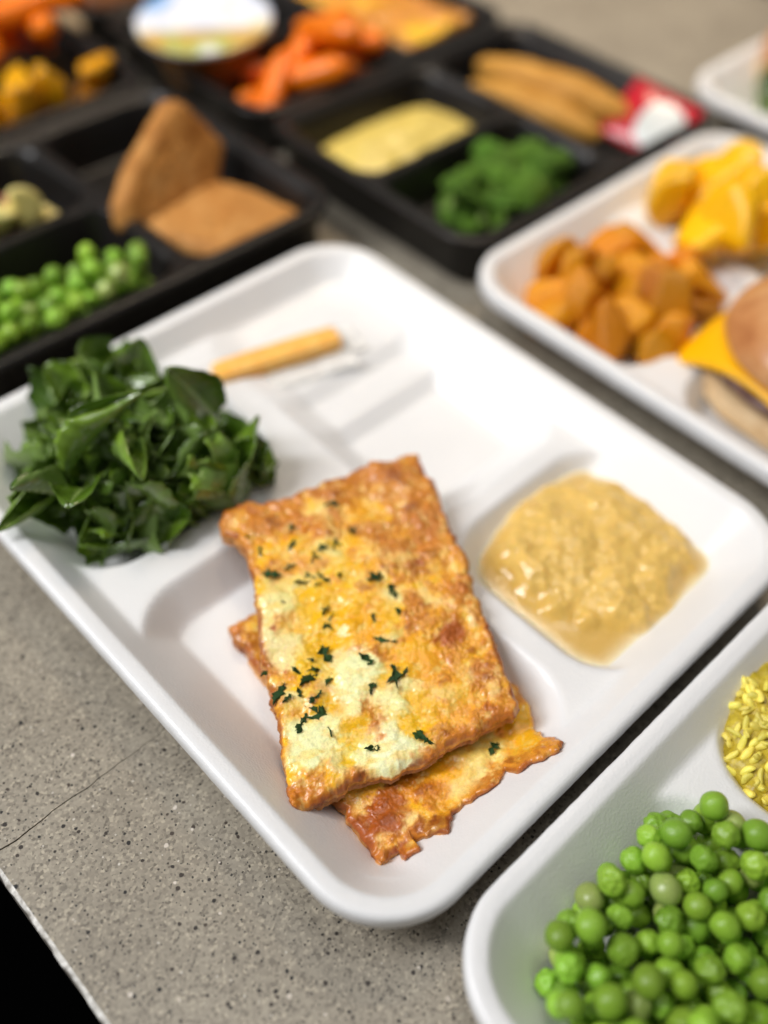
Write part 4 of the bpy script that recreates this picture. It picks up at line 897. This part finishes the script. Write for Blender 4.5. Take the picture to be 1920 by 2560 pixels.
def broccoli(n, region, tray, seed, label, group, size):
    rng = np.random.default_rng(seed)
    for (x, y, z, r) in pile(n, region, lambda g: g.uniform(*size) * .34, floor_of(tray), rng, 8):
        s = r / .34
        o = bpy.data.objects.new('broccoli_floret', None); COL.objects.link(o); o.location = (x * .001, y * .001, z * .001)
        o.rotation_euler = (rng.uniform(-.6, .9), rng.uniform(-.7, .7), rng.uniform(0, 6.28)); o.scale = (s * .001,) * 3
        tag(o, label, 'broccoli', group); link('head', BH[rng.integers(4)], o); link('stem', BS[rng.integers(2)], o)
broccoli(34, ell(324, 244, 39, 22, 0, .6), TC, 71, 'green broccoli floret in the black tray between the pale mash and the white tray', 'broccoli florets in the black tray', (15, 21))
greens(14, 540, 200, 24, 28, 26, 42, T4, 'lettuce piece in the corner of the far right white tray', 'lettuce in the far white tray', .9)

# ------------------------------------------------------------------ bread things
def dome_bun(name, R, H, mat, seed, flat=.18, sub=None):
    V, F = sub or ICO4
    W = V.copy(); W[:, 2] = np.where(V[:, 2] > 0, V[:, 2] ** 1.0 * H, V[:, 2] * H * flat)
    W[:, :2] *= R
    W *= (1 + .03 * fbm(V, .7, seed, 3))[:, None]
    W[:, 2] -= W[:, 2].min()
    return make_mesh(name, W, F, [mat])
def disc(name, R, t, mat, seed, nz=.04):
    V, F = ICO4
    rad = np.hypot(V[:, 0], V[:, 1]); e = np.sign(V) * np.abs(V) ** np.array([.8, .8, .45])
    W = e * np.array([R, R, t / 2]) * (1 + nz * fbm(V, .25, seed, 3))[:, None]
    W[:, 2] += t / 2
    return make_mesh(name, W, F, [mat])
bg = bpy.data.objects.new('cheeseburger', None); COL.objects.link(bg); bg.location = (0.318, 0.053, 0.0055); bg.rotation_euler = (.0, .0, 0)
tag(bg, 'cheeseburger with a square cheese slice sticking out of a brown bun', 'burger')
link('bottom_bun', disc('bottom_bun', 45, 15, M_BUNSIDE, 2), bg)
link('patty', disc('patty', 43.5, 9, M_PATTY, 3, .06), bg, (0, 0, 0.0148))
nn = 36; su, sv = np.meshgrid(np.linspace(-1, 1, nn), np.linspace(-1, 1, nn), indexing='ij')
rad = np.hypot(su, sv) * 44; sl = np.column_stack([(su * 44).ravel(), (sv * 44).ravel(), (-np.clip(rad - 41, 0, 99) ** 1.25 * .42).ravel()])
s_o = link('cheese_slice', make_mesh('cheese_slice', sl, grid_faces(nn, nn), [M_SLICE]), bg, (0, 0, 0.0262), (0, 0, math.radians(80)))
md = s_o.modifiers.new('thickness', 'SOLIDIFY'); md.thickness = .0026; md.offset = 0
link('top_bun', dome_bun('top_bun', 45.5, 24, M_BUN, 5), bg, (0.001, -0.001, 0.0262))

def poly_slab(name, pts, t, mat, seed, puff=1.5):
    """thick slice of toast with rounded edges: outline pts (mm), thickness t"""
    P = np.asarray(pts, float); m = 120; nr_ = 30
    out = resample(np.vstack([P, P[:1]]), m + 1)[:-1]
    ker = np.ones(7) / 7
    out = np.column_stack([np.convolve(np.concatenate([out[-3:, i], out[:, i], out[:3, i]]), ker, 'valid') for i in (0, 1)])
    out = out + 0.7 * np.column_stack([fbm(out, 7, seed + 5, 3), fbm(out, 7, seed + 6, 3)])
    c = out.mean(0); q = 1 - np.linspace(0, 1, nr_) ** 1.6
    G = np.concatenate([c + (out - c) * k for k in q[:-1]] + [c[None]])
    di = np.clip(poly_sdf(G[:, 0], G[:, 1], out), 0, None); di[:m] = 0
    prof = np.sqrt(np.clip(1 - (1 - np.clip(di / (t * .5), 0, 1)) ** 2, 0, 1))
    z = t / 2 * prof + puff * sstep(0, 20, di) * (1 + .5 * fbm(G, 14, seed, 3)) + .6 * fbm(G, 4, seed + 1, 3) * prof
    k = nr_ - 1; i, j = np.meshgrid(np.arange(k - 1), np.arange(m), indexing='ij'); j2 = (j + 1) % m
    F = np.stack([i * m + j, i * m + j2, (i + 1) * m + j2, (i + 1) * m + j], -1).reshape(-1, 4)
    a = np.arange(m); T = np.stack([(k - 1) * m + a, (k - 1) * m + (a + 1) % m, np.full(m, k * m)], -1)
    nv_ = len(G); V = np.concatenate([np.column_stack([G, z]), np.column_stack([G, -t / 2 * prof])])
    return make_mesh(name, V, [np.concatenate([F, (F + nv_)[:, ::-1]]), np.concatenate([T, (T + nv_)[:, ::-1]])], [mat])
tw = bpy.data.objects.new('folded_flatbread', None); COL.objects.link(tw); tw.location = (0.143, 0.349, 0.017)
tag(tw, 'brown folded flatbread with its upper half standing in the black tray', 'flatbread')
link('lying_half', poly_slab('lying_half', [(0, 0), (31, -60), (58, -63), (86, -60), (78, -19), (62, 8)], 15, M_TOAST, 81), tw, (0, 0, 0), (math.radians(3), 0, 0))
link('standing_half', poly_slab('standing_half', [(-2, -10), (0, 4), (22, 20), (58, 37), (66, 33), (80, 3), (58, -18), (20, -16)], 14, M_TOAST, 82, .8), tw, (0.001, -0.004, 0.012), (math.radians(60), 0, math.radians(9)))

rl = bpy.data.objects.new('long_roll', None); COL.objects.link(rl); rl.location = (0.411, 0.291, 0.010); rl.rotation_euler = (0, 0, math.radians(-78))
tag(rl, 'golden long roll opened in two halves beside the red sauce packet', 'bread roll')
for k, (dy, sc, rz) in enumerate([(12, .92, .0), (-12, .78, -.06)]):
    Wr, Fr = super_box(118, 27, 25, .8, nz=1.2, seed=90 + k)
    Wr[:, 1:] *= (1 - .25 * (Wr[:, :1] / 60) ** 2)
    link('roll_half', make_mesh('roll_half', Wr * sc + np.array([0, 0, 12]), Fr, [M_ROLL]), rl, (0, dy * .001, (k == 0) * .003), (0, 0, rz))

# sauce packet, red with a white printed patch
pk = bpy.data.objects.new('sauce_packet', None); COL.objects.link(pk); pk.location = (0.4365, 0.232, 0.026); pk.rotation_euler = (math.radians(6), math.radians(-32), math.radians(2))
tag(pk, 'red sauce packet with a white printed patch at the end of the roll', 'sauce packet')
gu, gv = np.meshgrid(np.linspace(-1, 1, 40), np.linspace(-1, 1, 40), indexing='ij')
pz = 5.0 * np.clip((1 - gu ** 2) * (1 - gv ** 2), 0, 1) ** .6 * (1 + .12 * noise(np.column_stack([gu.ravel(), gv.ravel()]), .4, 3).reshape(gu.shape))
def pil(f, up): return np.column_stack([(gu * 20 * f).ravel(), (gv * 23 * f).ravel(), (up * pz).ravel()])
V = np.concatenate([pil(1, 1), pil(1, -1)]); F = np.concatenate([grid_faces(40, 40), grid_faces(40, 40, 1600)[:, ::-1]])
link('packet_body', make_mesh('packet_body', V, F, [M_RED]), pk)
th = np.linspace(0, 2 * np.pi, 40, endpoint=False); rr = np.linspace(0, 1, 9)[1:]
pv = [(-.12, -.34, 0)]; 
for r in rr:
    for t in th: pv.append((-.12 + .72 * r * np.sign(math.cos(t)) * abs(math.cos(t)) ** .75, -.34 + .56 * r * np.sign(math.sin(t)) * abs(math.sin(t)) ** .75, 0))
pv = np.array(pv); zz_ = 5.0 * np.clip((1 - pv[:, 0] ** 2) * (1 - pv[:, 1] ** 2), 0, 1) ** .6 * 1.12 + .35
Vp = np.column_stack([pv[:, 0] * 20, pv[:, 1] * 23, zz_])
n = 40; i, j = np.meshgrid(np.arange(7), np.arange(n), indexing='ij'); j2 = (j + 1) % n
Fp = np.stack([1 + i * n + j, 1 + (i + 1) * n + j, 1 + (i + 1) * n + j2, 1 + i * n + j2], -1).reshape(-1, 4)
a = np.arange(n); Tp = np.stack([np.zeros(n, int), 1 + a, 1 + (a + 1) % n], -1)
link('printed_patch', make_mesh('printed_patch', Vp, [Fp, Tp], [M_WHITE]), pk)

# foil-lidded cup
cu = bpy.data.objects.new('fruit_cup', None); COL.objects.link(cu); cu.location = (0.2895, 0.459, 0.0135); cu.rotation_euler = (math.radians(4), math.radians(-3), math.radians(-40))
tag(cu, 'round fruit cup with a printed white and blue foil lid', 'cup')
def lathe(name, prof, mat, n=64):
    prof = np.array(prof, float); m = len(prof); th = np.linspace(0, 2 * np.pi, n, endpoint=False)
    V = np.concatenate([np.column_stack([r * np.cos(th), r * np.sin(th), np.full(n, z)]) for r, z in prof])
    i, j = np.meshgrid(np.arange(m - 1), np.arange(n), indexing='ij'); j2 = (j + 1) % n
    F = np.stack([i * n + j, i * n + j2, (i + 1) * n + j2, (i + 1) * n + j], -1).reshape(-1, 4)
    return make_mesh(name, V, F, [mat])
link('cup_body', lathe('cup_body', [(0.01, 0), (26, 0), (28, 1.5), (34, 28), (35.5, 32)], M_CUP), cu)
link('cup_rim', lathe('cup_rim', [(35, 31.5), (40.5, 31.8), (41, 33), (40.5, 34), (35, 34)], M_CUPRIM), cu)
lid_p = [(0.01, 35.4)] + [(r, 35.4 - .2 * math.sin(r * .8)) for r in range(2, 38, 2)] + [(40.6, 34.9), (41.2, 34.3), (40.4, 34.15), (0.01, 34.15)]
link('foil_lid', lathe('foil_lid', lid_p, M_LID), cu)

# far buns and the golden cheese bread in the black tray
fb = bpy.data.objects.new('round_bun', None); COL.objects.link(fb); fb.location = (0.300, 0.585, 0.006)
tag(fb, 'dark brown round bun in the farthest black tray', 'bun')
link('bun_base', disc('bun_base', 42, 16, M_BUNSIDE, 12), fb); link('bun_crown', dome_bun('bun_crown', 43, 26, M_BUNDARK, 13), fb, (0, 0, .014))
ob = bpy.data.objects.new('round_bun', None); COL.objects.link(ob); ob.location = (0.587, 0.205, 0.012)
tag(ob, 'tan round bun beside the lettuce in the far right white tray', 'bun')
link('bun_base', disc('bun_base', 38, 14, M_BUNSIDE, 14), ob); link('bun_crown', dome_bun('bun_crown', 39, 22, M_BUN, 15), ob, (0, 0, .012))
def rect(cx, cy, w_, l_, ang, seed):
    ca, sa = math.cos(ang), math.sin(ang); rng = np.random.default_rng(seed)
    def side(p, q): 
        P = [np.array(p) * (1 - t) + np.array(q) * t for t in np.linspace(0, 1, 12)]
        return [(cx + (x + rng.uniform(-1, 1)) * ca - (y + rng.uniform(-1, 1)) * sa, cy + x * sa + y * ca) for x, y in P]
    a, b, c, d_ = (-w_, -l_), (w_, -l_), (w_, l_), (-w_, l_)
    return side(a, b), side(b, c), side(d_, c), side(a, d_)
bt, rt, tp_, lf = rect(419, 446, 32, 55, .12, 3)
rb = np.random.default_rng(5)
blb = [[419 + rb.uniform(-30, 30), 446 + rb.uniform(-52, 52), rb.uniform(9, 17), *[(214, 148, 16), (200, 128, 20), (196, 122, 30), (232, 190, 60)][rb.integers(4)], .8] for _ in range(34)] + [[431, 394, 8, 236, 210, 160, .95]]
flatbread('golden cheese bread in the black tray behind the carrots', bt, rt, tp_, lf, (0.026, 0, 0), blb, 16, 401, 80, 120, None, 1.3)
